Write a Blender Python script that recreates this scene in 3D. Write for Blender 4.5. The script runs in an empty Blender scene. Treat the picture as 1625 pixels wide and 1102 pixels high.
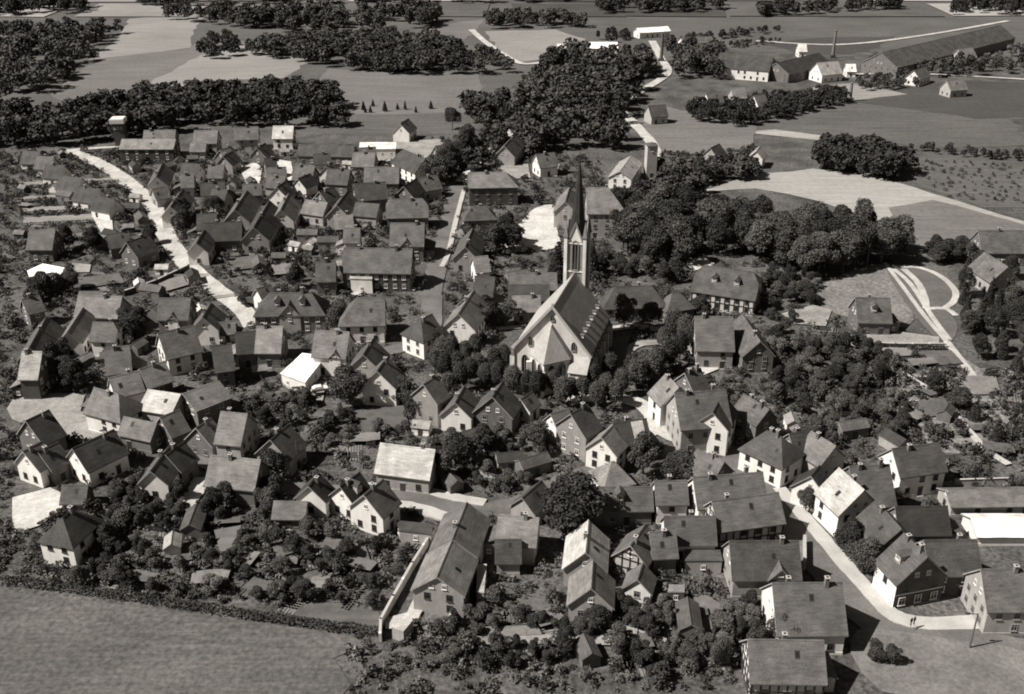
import bpy, math, random
import numpy as np
from mathutils import Vector, Matrix
random.seed(7); RNG = np.random.default_rng(11)
S = bpy.context.scene
R = math.radians
# ------------------------------------------------------------------ camera, sky, sun, exposure
CAM_H, FOC, HORIZON = 115.0, 1625.0, -237.0          # metres, focal length in photo pixels, horizon row
PITCH = math.atan((551 - HORIZON) / FOC)
cam_data = bpy.data.cameras.new('camera'); cam = bpy.data.objects.new('camera', cam_data)
S.collection.objects.link(cam); S.camera = cam
cam.location = (0, 0, CAM_H); cam.rotation_euler = (R(90) - PITCH, 0, 0)
cam_data.sensor_width = 36; cam_data.lens = 36 * FOC / 1625; cam_data.clip_end = 9000; cam_data.clip_start = 1
SUN_AZ = math.atan2(-0.26, -0.965)                    # direction towards the sun in the ground plane
SUN_EL = R(48.5)
sv = Vector((math.cos(SUN_AZ) * math.cos(SUN_EL), math.sin(SUN_AZ) * math.cos(SUN_EL), math.sin(SUN_EL)))
sun_d = bpy.data.lights.new('sun', 'SUN'); sun_d.energy = 5.0; sun_d.angle = R(0.5); sun_d.color = (1, .96, .90)
sun = bpy.data.objects.new('sun', sun_d); S.collection.objects.link(sun)
sun.rotation_euler = sv.to_track_quat('Z', 'Y').to_euler(); sun.location = sv * 400
W = bpy.data.worlds.new('World'); S.world = W; W.use_nodes = True
wn = W.node_tree; wn.nodes.clear()
sky = wn.nodes.new('ShaderNodeTexSky'); sky.sky_type = 'NISHITA'; sky.sun_disc = False
sky.altitude = 115
sky.sun_elevation = SUN_EL; sky.sun_rotation = math.atan2(sv.x, sv.y)
hs = wn.nodes.new('ShaderNodeSeparateColor')   # monochrome photograph on red-sensitive film: only the red of the sky light counts
tn = wn.nodes.new('ShaderNodeMix'); tn.data_type = 'RGBA'; tn.blend_type = 'MULTIPLY'; tn.inputs[0].default_value = 1
tn.inputs[7].default_value = (.75, .715, .665, 1)
bg = wn.nodes.new('ShaderNodeBackground'); bg.inputs[1].default_value = 0.05
wo = wn.nodes.new('ShaderNodeOutputWorld')
wn.links.new(sky.outputs[0], hs.inputs[0]); wn.links.new(hs.outputs[0], tn.inputs[6])
wn.links.new(tn.outputs[2], bg.inputs[0]); wn.links.new(bg.outputs[0], wo.inputs[0])
S.view_settings.view_transform = 'Standard'; S.view_settings.look = 'None'
S.view_settings.exposure = 0.42; S.view_settings.gamma = 1.0; S.view_settings.use_curve_mapping = False
S.cycles.max_bounces = 4; S.cycles.diffuse_bounces = 1; S.cycles.glossy_bounces = 1; S.cycles.transparent_max_bounces = 4
S.render.filter_size = 1.5; S.cycles.filter_width = 1.9

def at(px, py, z=0.0):
    """ground (or height z) position seen at a photo pixel"""
    u = (px - 812.5) / FOC; v = (551 - py) / FOC
    dy = math.cos(PITCH) + v * math.sin(PITCH); dz = -math.sin(PITCH) + v * math.cos(PITCH)
    t = (z - CAM_H) / dz
    return Vector((u * t, dy * t, z))

def to_px(x, y, z):
    z -= CAM_H; d = y * math.cos(PITCH) - z * math.sin(PITCH)
    return 812.5 + FOC * x / d, 551 - FOC * (y * math.sin(PITCH) + z * math.cos(PITCH)) / d

# ------------------------------------------------------------------ materials (all node based, grey-brown like the print)
TINT = (1.0, .962, .915)
MATS = {}
def mat(name, g, var=.25, scale=1.0, fine=.2, fscale=9.0, rough=.85, rnd=.0, streak=None, bump=0.0, spec=.25, coords='Object', detail=4.0):
    if name in MATS: return MATS[name]
    m = bpy.data.materials.new(name); m.use_nodes = True; nt = m.node_tree; N = nt.nodes; Lk = nt.links
    b = N['Principled BSDF']; b.inputs['Roughness'].default_value = rough
    b.inputs['Specular IOR Level'].default_value = spec
    tc = N.new('ShaderNodeTexCoord')
    def noise(sc, det, vec=None):
        n = N.new('ShaderNodeTexNoise'); n.inputs['Scale'].default_value = sc; n.inputs['Detail'].default_value = det
        n.inputs['Roughness'].default_value = .6
        Lk.new(vec or tc.outputs[coords], n.inputs['Vector']); return n
    def remap(sock, lo, hi):
        r = N.new('ShaderNodeMapRange'); r.inputs[1].default_value = .28; r.inputs[2].default_value = .72
        r.inputs[3].default_value = lo; r.inputs[4].default_value = hi; Lk.new(sock, r.inputs[0]); return r.outputs[0]
    def mul(a, c):
        x = N.new('ShaderNodeMath'); x.operation = 'MULTIPLY'
        for i, s in enumerate((a, c)):
            if isinstance(s, (int, float)): x.inputs[i].default_value = s
            else: Lk.new(s, x.inputs[i])
        return x.outputs[0]
    n1 = noise(scale, detail); v = remap(n1.outputs[0], 1 - var, 1 + var)
    n2 = noise(fscale, 3); v = mul(v, remap(n2.outputs[0], 1 - fine, 1 + fine))
    if streak:                                     # (scale xyz) stretched noise: courses, furrows, weathering runs
        mp = N.new('ShaderNodeMapping'); mp.inputs['Scale'].default_value = streak[:3]
        mp.inputs['Rotation'].default_value[2] = streak[4] if len(streak) > 4 else 0
        Lk.new(tc.outputs[coords], mp.inputs[0]); n3 = noise(1.0, 2, mp.outputs[0])
        v = mul(v, remap(n3.outputs[0], 1 - streak[3], 1 + streak[3]))
    if rnd:
        oi = N.new('ShaderNodeObjectInfo'); r = N.new('ShaderNodeMapRange')
        r.inputs[3].default_value = 1 - rnd; r.inputs[4].default_value = 1 + rnd
        Lk.new(oi.outputs['Random'], r.inputs[0]); v = mul(v, r.outputs[0])
    v = mul(v, g)
    c = N.new('ShaderNodeCombineColor')
    for i in range(3): Lk.new(mul(v, TINT[i]), c.inputs[i])
    Lk.new(c.outputs[0], b.inputs['Base Color'])
    if bump:
        bp = N.new('ShaderNodeBump'); bp.inputs['Strength'].default_value = bump; bp.inputs['Distance'].default_value = .1
        Lk.new(n2.outputs[0], bp.inputs['Height']); Lk.new(bp.outputs[0], b.inputs['Normal'])
    MATS[name] = m; return m

ROOF = {}
for k, g in dict(d=.048, m=.090, l=.160, p=.40, w=.74).items():
    ROOF[k] = mat('roof_tiles_' + k, g, .38, .30, .26, 5.0, .8, .36, streak=(.5, 2.6, 2.6, .22), bump=.8)
WALL = dict(w=mat('plaster_white', .80, .10, .4, .06, 4, .9, .06, streak=(1.2, 1.2, .25, .08)),
            g=mat('plaster_grey', .36, .14, .4, .08, 4, .9, .12, streak=(1.2, 1.2, .25, .10)),
            s=mat('render_dull', .15, .18, .4, .10, 4, .9, .15, streak=(1.2, 1.2, .25, .12)),
            b=mat('brick_dark', .08, .18, .5, .30, 7, .9, .15, bump=.4),
            r=mat('brick_mid', .25, .16, .5, .28, 7, .9, .1, bump=.4),
            t=mat('infill_panel', .52, .15, .8, .1, 5, .9, .1))
M_VERGE = mat('verge_board', .34, .15, .6, .1, 4, .8, .2)
M_BEAM = mat('oak_beam', .035, .2, 1, .2, 5)
M_CHIM = mat('chimney_brick', .16, .2, 1.2, .3, 8, .9, .3)
M_FRAME = mat('window_paint', .74, .05, 1, .03, 4, .6)
M_FRAMED = mat('window_paint_dull', .30, .05, 1, .03, 4, .6)
M_PANE = mat('window_glass', .018, .2, 1, .1, 3, .12, spec=.5)
M_RPANE = mat('roof_light_glass', .02, .2, 1, .1, 3, .6, spec=.2)
M_DOOR = mat('door_wood', .05, .2, 1, .2, 6, .6, .4)
M_STONE = mat('church_stone', .70, .16, .25, .16, 3.5, .9, streak=(.8, .8, .16, .14), bump=.3)
M_STONED = mat('church_trim_tower_shade', .23, .15, .5, .15, 4, .9, bump=.3)  # trim stone; on the tower wall its dark tone stands for recess shade
M_SLATE = mat('spire_slate', .04, .2, .4, .2, 4, .55, streak=(1.5, 1.5, .2, .2))
M_CHROOF = mat('church_roof', .38, .16, .16, .16, 4, .8, streak=(.5, 1.6, 1.6, .12), bump=.4)
M_METAL = mat('dark_metal', .05, .1, 1, .1, 4, .4)
M_CONC = mat('concrete', .45, .12, .3, .1, 4, .9)
M_ASPH = mat('asphalt', .135, .28, .12, .2, 2.5, .85, streak=(.05, .3, .3, .12))
M_PALE = mat('pale_gravel_road', .45, .26, .16, .22, 2.2, .9, streak=(.5, .08, .3, .12))
M_PAVE = mat('pavement_slab', .44, .16, .3, .10, 2.5, .9)
M_YARD = mat('bright_sand', .52, .26, .18, .24, 1.4, .95)
M_SQUARE = mat('worn_tarmac', .165, .35, .12, .28, 1.6, .9)
M_YARDG = mat('grey_yard', .27, .32, .15, .25, 1.4, .95)
M_GROUND = mat('garden_ground', .085, .6, .09, .7, 1.2, .95, detail=8.0)
M_LAWN = mat('lawn', .115, .2, .1, .2, 1.2, .95)
M_SCRUB = mat('scrub_ground', .19, .3, .06, .5, .9, .95, detail=7)
FIELD = dict(a=mat('meadow_pale', .24, .14, .02, .12, .5, .95, streak=(.03, .45, .3, .16, .3)),
             b=mat('meadow_mid', .150, .16, .02, .16, .5, .95, streak=(.03, .5, .3, .18, .25)),
             c=mat('meadow_dull', .100, .2, .02, .2, .5, .95, streak=(.03, .5, .3, .2, -.2)),
             d=mat('meadow_dark', .065, .2, .02, .2, .5, .95, streak=(.02, .35, .3, .10, .1)),
             e=mat('stubble_field', .105, .25, .06, .42, 1.1, .95, streak=(.08, 1.3, .3, .20, -.35)),
             f=mat('hay_field', .32, .12, .02, .12, .5, .95, streak=(.03, .5, .3, .14, .1)))
LEAF = [mat('foliage_dark', .038, .50, .5, .35, 2.0, .75, .30), mat('foliage_mid', .066, .50, .5, .35, 2.0, .75, .40),
        mat('foliage_pale', .118, .45, .5, .35, 2.0, .8, .35)]
M_BARK = mat('bark', .06, .2, 1, .2, 5)
M_BED = [mat('bed_dark', .07, .3, .3, .3, 1.5), mat('bed_mid', .11, .3, .3, .3, 1.5), mat('bed_light', .19, .25, .3, .2, 1.5)]

# ------------------------------------------------------------------ mesh helpers
COL = S.collection
class MB:
    def __init__(s): s.v, s.f, s.m = [], [], []
    def poly(s, pts, mi=0):
        i = len(s.v); s.v += [tuple(p) for p in pts]; s.f.append(tuple(range(i, i + len(pts)))); s.m.append(mi); return s
    def raw(s, vs, fs, mi=0):
        i = len(s.v); s.v += [tuple(p) for p in vs]
        for f in fs: s.f.append(tuple(i + k for k in f)); s.m.append(mi)
        return s
    def box(s, c, d, mi=0, rz=0.0, bot=True):
        x, y, z = (k / 2 for k in d); ca, sa = math.cos(rz), math.sin(rz)
        P = [(-x, -y, -z), (x, -y, -z), (x, y, -z), (-x, y, -z), (-x, -y, z), (x, -y, z), (x, y, z), (-x, y, z)]
        P = [(c[0] + p[0] * ca - p[1] * sa, c[1] + p[0] * sa + p[1] * ca, c[2] + p[2]) for p in P]
        F = [(4, 5, 6, 7), (0, 1, 5, 4), (1, 2, 6, 5), (2, 3, 7, 6), (3, 0, 4, 7)] + ([(3, 2, 1, 0)] if bot else [])
        return s.raw(P, F, mi)
    def bar(s, a, b, t, mi=0):
        a, b = Vector(a), Vector(b); d = (b - a).normalized()
        u = d.cross(Vector((0, 0, 1)) if abs(d.z) < .9 else Vector((1, 0, 0))).normalized() * t / 2; w = d.cross(u).normalized() * t / 2
        P = [a - u - w, a + u - w, a + u + w, a - u + w, b - u - w, b + u - w, b + u + w, b - u + w]
        return s.raw(P, [(0, 1, 5, 4), (1, 2, 6, 5), (2, 3, 7, 6), (3, 0, 4, 7), (4, 5, 6, 7), (3, 2, 1, 0)], mi)
    def tube(s, a, b, r0, r1, n=8, mi=0):
        a, b = Vector(a), Vector(b); d = (b - a).normalized()
        u = d.cross(Vector((0, 0, 1)) if abs(d.z) < .9 else Vector((1, 0, 0))).normalized(); w = d.cross(u)
        P = []
        for c, r in ((a, r0), (b, r1)):
            for k in range(n):
                t = 2 * math.pi * k / n; P.append(c + u * math.cos(t) * r + w * math.sin(t) * r)
        F = [(k, (k + 1) % n, n + (k + 1) % n, n + k) for k in range(n)] + [tuple(range(n - 1, -1, -1)), tuple(range(n, 2 * n))]
        return s.raw(P, F, mi)
    def mesh(s, name, *mats):
        me = bpy.data.meshes.new(name); me.from_pydata(s.v, [], s.f)
        for m in mats: me.materials.append(m)
        if len(mats) > 1: me.polygons.foreach_set('material_index', s.m)
        me.update(); return me
    def build(s, name, mats, parent=None, **tags):
        if not isinstance(mats, (list, tuple)): mats = [mats]
        return put(name, s.mesh(name, *mats), parent, **tags)
def put(name, me, parent=None, loc=None, rz=None, label=None, cat=None, group=None, kind=None):
    o = bpy.data.objects.new(name, me); COL.objects.link(o)
    if parent: o.parent = parent
    if loc is not None: o.location = loc
    if rz is not None: o.rotation_euler = (0, 0, rz)
    if label: o['label'] = label
    if cat: o['category'] = cat
    if group: o['group'] = group
    if kind: o['kind'] = kind
    return o
def fast_mesh(name, V, F4, mats, mi=None):
    """V (n,3) float array, F4 (m,4) int quads"""
    me = bpy.data.meshes.new(name); n, m = len(V), len(F4)
    me.vertices.add(n); me.vertices.foreach_set('co', np.ascontiguousarray(V, dtype=np.float32).ravel())
    me.loops.add(m * 4); me.loops.foreach_set('vertex_index', np.ascontiguousarray(F4, dtype=np.int32).ravel())
    me.polygons.add(m); me.polygons.foreach_set('loop_start', np.arange(0, m * 4, 4, dtype=np.int32))
    for k in mats: me.materials.append(k)
    if mi is not None: me.polygons.foreach_set('material_index', np.asarray(mi, dtype=np.int32))
    me.update(); return me

# ------------------------------------------------------------------ ground plan helpers
def inside(p, poly):
    x, y = p; c = False; n = len(poly)
    for i in range(n):
        x1, y1 = poly[i][0], poly[i][1]; x2, y2 = poly[i - 1][0], poly[i - 1][1]
        if (y1 > y) != (y2 > y) and x < (x2 - x1) * (y - y1) / (y2 - y1) + x1: c = not c
    return c
def smooth(P, n=6, closed=False):
    out = []; N = len(P)
    rng = range(N if closed else N - 1)
    for i in rng:
        g = lambda k: P[k % N] if closed else P[min(max(k, 0), N - 1)]
        p0, p1, p2, p3 = g(i - 1), g(i), g(i + 1), g(i + 2)
        for j in range(n):
            t = j / n
            out.append(.5 * ((2 * p1) + (p2 - p0) * t + (2 * p0 - 5 * p1 + 4 * p2 - p3) * t * t + (3 * p1 - p0 - 3 * p2 + p3) * t ** 3))
    if not closed: out.append(P[-1].copy())
    return out
KEEP = []          # polygons in metres that plants stay clear of
RECTS = []         # house footprints (cx, cy, ux, uy, half length, half width)
LAY = [0.0]
def patch(name, pts, m, z=None, curve=3, keep=True, jitter=0.0, rag=0.0, kind='structure', **k):
    """flat piece of ground from photo pixels; every sheet lies a little above the one before"""
    LAY[0] += .006; z = LAY[0] if z is None else z
    P = [at(*p) for p in pts]
    if curve: P = smooth(P, curve, True)
    if rag:                                                # uneven field margins
        Q = []
        for i, p in enumerate(P):
            q = P[(i + 1) % len(P)]; d = q - p; kk = max(1, min(14, int(d.length / 9))); nn = Vector((-d.y, d.x, 0)).normalized()
            Q += [p + d * (j / kk) + (nn * random.gauss(0, rag) if j else Vector()) for j in range(kk)]
        P = Q
    if jitter: P = [p + Vector((random.uniform(-jitter, jitter), random.uniform(-jitter, jitter), 0)) for p in P]
    if keep: KEEP.append([(p.x, p.y) for p in P])
    from mathutils.geometry import tessellate_polygon
    tris = tessellate_polygon([[Vector((p.x, p.y, 0)) for p in P]])
    b = MB(); b.v = [(p.x, p.y, z) for p in P]
    for t in tris:
        a, c, d = (P[i] for i in t)
        if (c.x - a.x) * (d.y - a.y) - (c.y - a.y) * (d.x - a.x) < 0: t = (t[0], t[2], t[1])
        b.f.append(tuple(t)); b.m.append(0)
    return b.build(name, m, kind=kind, **k)
def ribbon(name, pts, width, m, z=None, thick=0.0, keep=True, w2=None, kind='structure', **k):
    LAY[0] += .006; z = LAY[0] if z is None else z
    P = smooth([at(*p) for p in pts], 6); n = len(P); L_, R_ = [], []
    for i, p in enumerate(P):
        d = (P[min(i + 1, n - 1)] - P[max(i - 1, 0)]); d.z = 0; d.normalize(); s = Vector((-d.y, d.x, 0))
        w = (width + ((w2 if w2 else width) - width) * i / (n - 1)) * (1 + random.uniform(-.07, .07))
        L_.append(p + s * w / 2); R_.append(p - s * w / 2)
    b = MB()
    for i in range(n - 1):
        q = [R_[i], R_[i + 1], L_[i + 1], L_[i]]
        b.poly([(v.x, v.y, z + thick) for v in q])
        if thick:
            b.poly([(L_[i].x, L_[i].y, z + thick), (L_[i + 1].x, L_[i + 1].y, z + thick), (L_[i + 1].x, L_[i + 1].y, 0), (L_[i].x, L_[i].y, 0)])
            b.poly([(R_[i + 1].x, R_[i + 1].y, z + thick), (R_[i].x, R_[i].y, z + thick), (R_[i].x, R_[i].y, 0), (R_[i + 1].x, R_[i + 1].y, 0)])
    if keep: KEEP.append([(v.x, v.y) for v in L_] + [(v.x, v.y) for v in reversed(R_)])
    return b.build(name, m, kind=kind, **k)
# ================================================================== THE SETTING
g = MB(); n = 24
xs = [-3000 + 6000 * i / n for i in range(n + 1)]; ys = [-200 + 5200 * i / n for i in range(n + 1)]
for i in range(n):
    for j in range(n): g.poly([(xs[i], ys[j], 0), (xs[i + 1], ys[j], 0), (xs[i + 1], ys[j + 1], 0), (xs[i], ys[j + 1], 0)])
g.build('ground', M_GROUND, kind='structure')
LAY[0] = .01
# --- fields
FL = [('a', [(140, 96), (165, 78), (190, 60), (205, 30), (330, 20), (306, 48), (302, 76), (240, 84)]),
      ('b', [(80, 150), (130, 110), (165, 92), (302, 77), (322, 62), (400, 66), (470, 74), (492, 96), (450, 124), (300, 132), (220, 155), (120, 170)]),
      ('a', [(318, 88), (400, 66), (470, 74), (492, 96), (450, 124), (330, 128), (225, 152), (240, 130)]),
      ('c', [(470, 122), (505, 96), (530, 106), (500, 128)]),
      ('b', [(505, 130), (520, 110), (640, 116), (760, 116), (765, 150), (740, 180), (600, 182), (520, 180)]),
      ('c', [(540, 184), (700, 180), (745, 182), (735, 205), (640, 212), (545, 210)]),
      ('b', [(610, 75), (700, 40), (770, 30), (740, 62), (690, 72)]),
      ('a', [(770, 50), (880, 47), (930, 62), (905, 72), (870, 92), (820, 100), (790, 80)]),
      ('c', [(880, 46), (960, 20), (1010, 40), (975, 62), (930, 62)]),
      ('c', [(1060, 50), (1200, 30), (1400, 30), (1480, 38), (1340, 80), (1180, 85)]),
      ('d', [(1210, 70), (1300, 60), (1420, 58), (1380, 82), (1290, 88)]),
      ('c', [(1160, 208), (1250, 172), (1330, 158), (1430, 168), (1600, 190), (1640, 230), (1480, 236), (1400, 226), (1310, 218), (1220, 214)]),
      ('d', [(1330, 160), (1430, 140), (1520, 128), (1640, 132), (1640, 185), (1550, 190), (1430, 172)]),
      ('a', [(1285, 140), (1350, 132), (1440, 150), (1330, 162), (1300, 158)]),
      ('f', [(1175, 210), (1230, 206), (1340, 220), (1330, 226), (1250, 218)]),
      ('c', [(1440, 250), (1520, 242), (1640, 248), (1640, 330), (1560, 330), (1470, 300), (1420, 275)]),
      ('f', [(1090, 305), (1180, 282), (1290, 268), (1380, 276), (1480, 308), (1590, 342), (1640, 356), (1640, 400), (1500, 395), (1430, 360), (1300, 320), (1200, 300)]),
      ('b', [(1410, 330), (1480, 318), (1640, 362), (1640, 410), (1470, 398), (1430, 385)]),
      ('e', [(-30, 940), (38, 944), (200, 962), (420, 990), (560, 1012), (575, 1030), (530, 1046), (520, 1130), (-60, 1130)]),
      ('c', [(480, 955), (600, 972), (590, 1000), (470, 985)]),
      ('b', [(1000, 195), (1060, 170), (1200, 200), (1190, 235), (1100, 245), (1040, 240)])]
patch('field', [(-900, -190), (2500, -190), (1900, 120), (1200, 60), (1000, 125), (820, 130), (740, 212), (560, 214), (300, 200), (-300, 235)], FIELD['c'], curve=0, keep=False)
for k, p in FL: patch('field', p, FIELD[k], curve=0 if p[0][1] < 900 else 2, rag=1.0 if p[0][1] < 900 else 0)
for p in ([(37, 290), (190, 282), (198, 288), (37, 298)], [(37, 312), (150, 308), (160, 313), (37, 320)], [(37, 330), (170, 326), (180, 333), (37, 340)],
          [(37, 262), (80, 262), (90, 268), (37, 270)], [(37, 346), (150, 340), (155, 352), (37, 358)]):
    patch('field', p, FIELD['a'], curve=0, keep=True)
patch('scrub', [(1290, 470), (1330, 440), (1400, 420), (1440, 470), (1440, 520), (1330, 500)], M_SCRUB, keep=True)
patch('scrub', [(1440, 600), (1530, 570), (1592, 640), (1592, 700), (1500, 720), (1430, 660)], M_SCRUB, keep=False)
# --- park with pale paths
patch('lawn', [(1405, 425), (1440, 422), (1490, 428), (1522, 465), (1505, 492), (1520, 520), (1500, 545), (1450, 500)], M_LAWN)
for p, w in (([(1404, 418), (1432, 455), (1465, 500), (1502, 543)], 1.3), ([(1418, 428), (1445, 452), (1480, 505), (1506, 540)], 1.5),
             ([(1420, 425), (1455, 425), (1490, 438), (1514, 460), (1514, 478), (1496, 492)], 1.9),
             ([(1434, 428), (1455, 448), (1466, 470), (1470, 491)], 2.0), ([(1470, 491), (1500, 491), (1517, 502)], 1.7),
             ([(1502, 543), (1515, 560), (1538, 590), (1560, 620)], 2.0)):
    ribbon('path', p, w, M_PALE)
patch('yard', [(1345, 530), (1400, 524), (1490, 536), (1490, 548), (1345, 545)], M_YARDG, curve=0)
# --- roads, streets and squares
ribbon('road', [(108, 240), (140, 252), (175, 270), (212, 298), (244, 330), (262, 370), (286, 408), (316, 438), (350, 466), (384, 492), (404, 518)], 6.6, M_PALE, w2=5.6)
ribbon('road', [(190, 234), (150, 236), (100, 240)], 3.2, M_PALE)
ribbon('road', [(726, 296), (716, 340), (703, 392), (690, 440), (685, 490), (684, 520), (660, 545), (610, 560)], 6.4, M_ASPH, w2=5)
ribbon('pavement', [(737, 300), (725, 345), (712, 400), (701, 425)], 1.6, M_PAVE, thick=.12)
ribbon('road', [(560, 785), (640, 784), (700, 800), (760, 815), (830, 800), (890, 770), (960, 745)], 6.0, M_ASPH)
ribbon('pavement', [(560, 774), (620, 774), (660, 776), (715, 790), (770, 800)], 2.4, M_PAVE, thick=.12)
ribbon('pavement', [(590, 800), (650, 806), (700, 820), (730, 830)], 3.0, M_PAVE, thick=.12)
ribbon('road', [(1120, 700), (1170, 735), (1222, 785), (1280, 860), (1345, 940), (1410, 1000), (1480, 1040), (1560, 1100)], 7.2, M_ASPH, w2=8.5)
ribbon('road', [(1405, 1003), (1480, 1008), (1560, 1022), (1660, 1040)], 5.5, M_ASPH)
patch('square', [(1360, 1002), (1420, 1004), (1520, 1018), (1640, 1040), (1640, 1110), (1500, 1110), (1400, 1100), (1350, 1040)], M_SQUARE, curve=2)
ribbon('pavement', [(1236, 776), (1262, 806), (1300, 850), (1345, 903), (1390, 952), (1420, 980), (1470, 992), (1560, 990), (1640, 994)], 2.7, M_PAVE, thick=.12, w2=3.4)
ribbon('road', [(955, 745), (1010, 700), (1040, 672), (1010, 640), (940, 632), (900, 640)], 4.6, M_PALE, w2=4)
ribbon('road', [(1040, 675), (1090, 700), (1130, 712)], 6, M_PALE)
ribbon('path', [(1180, 520), (1110, 555), (1040, 545), (1000, 555), (985, 590), (960, 620)], 3.0, M_YARDG)
ribbon('path', [(970, 523), (1010, 520), (1050, 526)], 3.0, M_PALE)
ribbon('path', [(720, 530), (760, 526), (830, 520)], 2.2, M_PALE)
patch('square', [(20, 636), (90, 626), (135, 630), (128, 655), (180, 665), (190, 685), (130, 705), (90, 690), (20, 668)], M_YARDG, curve=2)
ribbon('road', [(135, 640), (200, 650), (250, 690), (330, 735), (420, 770), (560, 785)], 4.6, M_ASPH)
patch('yard', [(20, 792), (80, 776), (112, 792), (92, 815), (64, 836), (20, 850)], M_YARD, curve=1)
ribbon('path', [(322, 760), (305, 790), (285, 815)], 3.6, M_PALE)
patch('sandy_pit', [(796, 388), (812, 366), (838, 345), (846, 331), (876, 327), (888, 340), (886, 362), (892, 385), (868, 398), (840, 394), (815, 402)], M_YARD, curve=2, jitter=1.0)
patch('yard', [(385, 268), (405, 258), (416, 268), (412, 296), (392, 296)], M_YARD, curve=1)
patch('yard', [(418, 280), (440, 254), (462, 258), (468, 288), (430, 292)], M_YARD, curve=1)
ribbon('path', [(368, 240), (378, 258), (394, 290)], 1.8, M_PALE)
patch('yard', [(148, 348), (165, 340), (178, 350), (180, 368), (160, 370)], M_YARD, curve=1)
patch('yard', [(108, 418), (145, 422), (142, 434), (118, 434)], M_YARDG, curve=1)
patch('yard', [(1095, 560), (1138, 556), (1140, 588), (1110, 600)], M_YARD, curve=1)
patch('yard', [(450, 614), (520, 606), (512, 640), (488, 640)], M_YARDG, curve=1)
patch('yard', [(785, 262), (838, 262), (842, 284), (800, 286)], M_YARDG, curve=1)
patch('yard', [(845, 264), (888, 262), (884, 282), (858, 280)], M_YARDG, curve=1)
patch('yard', [(1240, 500), (1290, 486), (1320, 494), (1310, 520), (1260, 516)], M_YARDG, curve=1)
patch('yard', [(1084, 416), (1120, 408), (1130, 424), (1100, 432)], M_PALE, curve=1)
patch('yard', [(580, 230), (700, 222), (705, 246), (640, 260), (575, 255)], M_YARDG, curve=1)
patch('lawn', [(1078, 950), (1120, 946), (1150, 968), (1128, 985), (1136, 1002), (1112, 1012), (1100, 985), (1084, 975)], FIELD['b'], curve=1, jitter=.5)
ribbon('road', [(748, 48), (768, 66), (800, 88), (828, 102), (862, 100)], 4.5, M_PALE)
ribbon('road', [(1035, 66), (1048, 92), (1058, 118), (1010, 150), (985, 172), (1005, 196), (1036, 232), (1040, 262)], 5, M_PALE)
ribbon('road', [(730, 290), (760, 258), (800, 222), (820, 200)], 4, M_PALE)
ribbon('road', [(1200, 66), (1330, 72), (1460, 58), (1600, 34)], 4, M_PALE)
ribbon('road', [(1330, 120), (1450, 118), (1640, 128)], 3.5, M_PALE)
ribbon('path', [(730, 1022), (860, 1018), (980, 1020)], 2.2, M_YARDG)
ribbon('path', [(1440, 640), (1500, 650), (1560, 712), (1600, 740)], 1.8, M_PALE)
ribbon('path', [(560, 470), (610, 452), (660, 462)], 2.0, M_PALE)
ribbon('path', [(350, 402), (400, 392), (430, 402)], 2.0, M_PALE)
ribbon('path', [(695, 900), (668, 955), (650, 990)], 2.4, M_PALE)
patch('yard', [(610, 985), (650, 975), (648, 1000), (612, 1002)], M_YARD, curve=0)
patch('lawn', [(560, 655), (640, 645), (650, 680), (580, 690)], FIELD['c'], curve=1)
patch('lawn', [(960, 540), (1000, 535), (990, 580), (965, 590)], M_LAWN, curve=1)
patch('lawn', [(340, 845), (395, 835), (390, 870), (350, 880)], FIELD['b'], curve=1)
for p, m in (([(468, 912), (520, 906), (505, 925), (478, 930)], 1), ([(498, 918), (530, 912), (508, 946), (488, 942)], 2), ([(548, 880), (582, 872), (590, 892), (560, 905)], 1), ([(250, 880), (300, 870), (310, 890), (262, 900)], 1),
             ([(820, 955), (870, 950), (880, 972), (830, 975)], 1), ([(760, 1000), (850, 996), (860, 1012), (765, 1015)], 2), ([(200, 905), (250, 915), (240, 930), (195, 922)], 1), ([(430, 870), (465, 862), (470, 880), (440, 888)], 1),
             ([(1380, 556), (1440, 553), (1450, 568), (1390, 570)], 2), ([(1460, 560), (1510, 560), (1530, 580), (1470, 585)], 1), ([(1450, 640), (1500, 632), (1510, 660), (1460, 668)], 1), ([(1530, 600), (1580, 600), (1590, 630), (1545, 630)], 2),
             ([(360, 415), (420, 405), (430, 425), (370, 432)], 1), ([(420, 425), (470, 418), (475, 436), (425, 440)], 2), ([(120, 445), (190, 436), (200, 452), (130, 460)], 1), ([(250, 452), (290, 440), (300, 455), (262, 466)], 2)):
    patch('garden_plot', p, M_BED[m], curve=1, keep=True, jitter=.3)
# --- land towards and beyond the top of the picture
rr = random.Random(5)
for j, yy in enumerate((820, 905, 1010, 1150, 1330, 1600, 2000, 2600)):
    dy = yy * .085
    for i in range(-7, 8):
        w_ = yy * .105; x0 = i * w_ + rr.uniform(-.2, .2) * w_; LAY[0] += .004
        q = [(x0, yy + rr.uniform(-6, 6)), (x0 + w_ * rr.uniform(.8, 1.05), yy + rr.uniform(-6, 6)), (x0 + w_ * rr.uniform(.85, 1.1), yy + dy), (x0 + rr.uniform(-10, 10), yy + dy)]
        b = MB(); b.poly([(x, y, LAY[0]) for x, y in q]); b.build('field', FIELD[rr.choice('aabccdf')], kind='structure')
KEEP.append([(p.x, p.y) for p in (at(*q) for q in ((676, 846), (700, 850), (640, 985), (612, 1030), (590, 1020), (592, 990), (640, 900)))])
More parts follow.
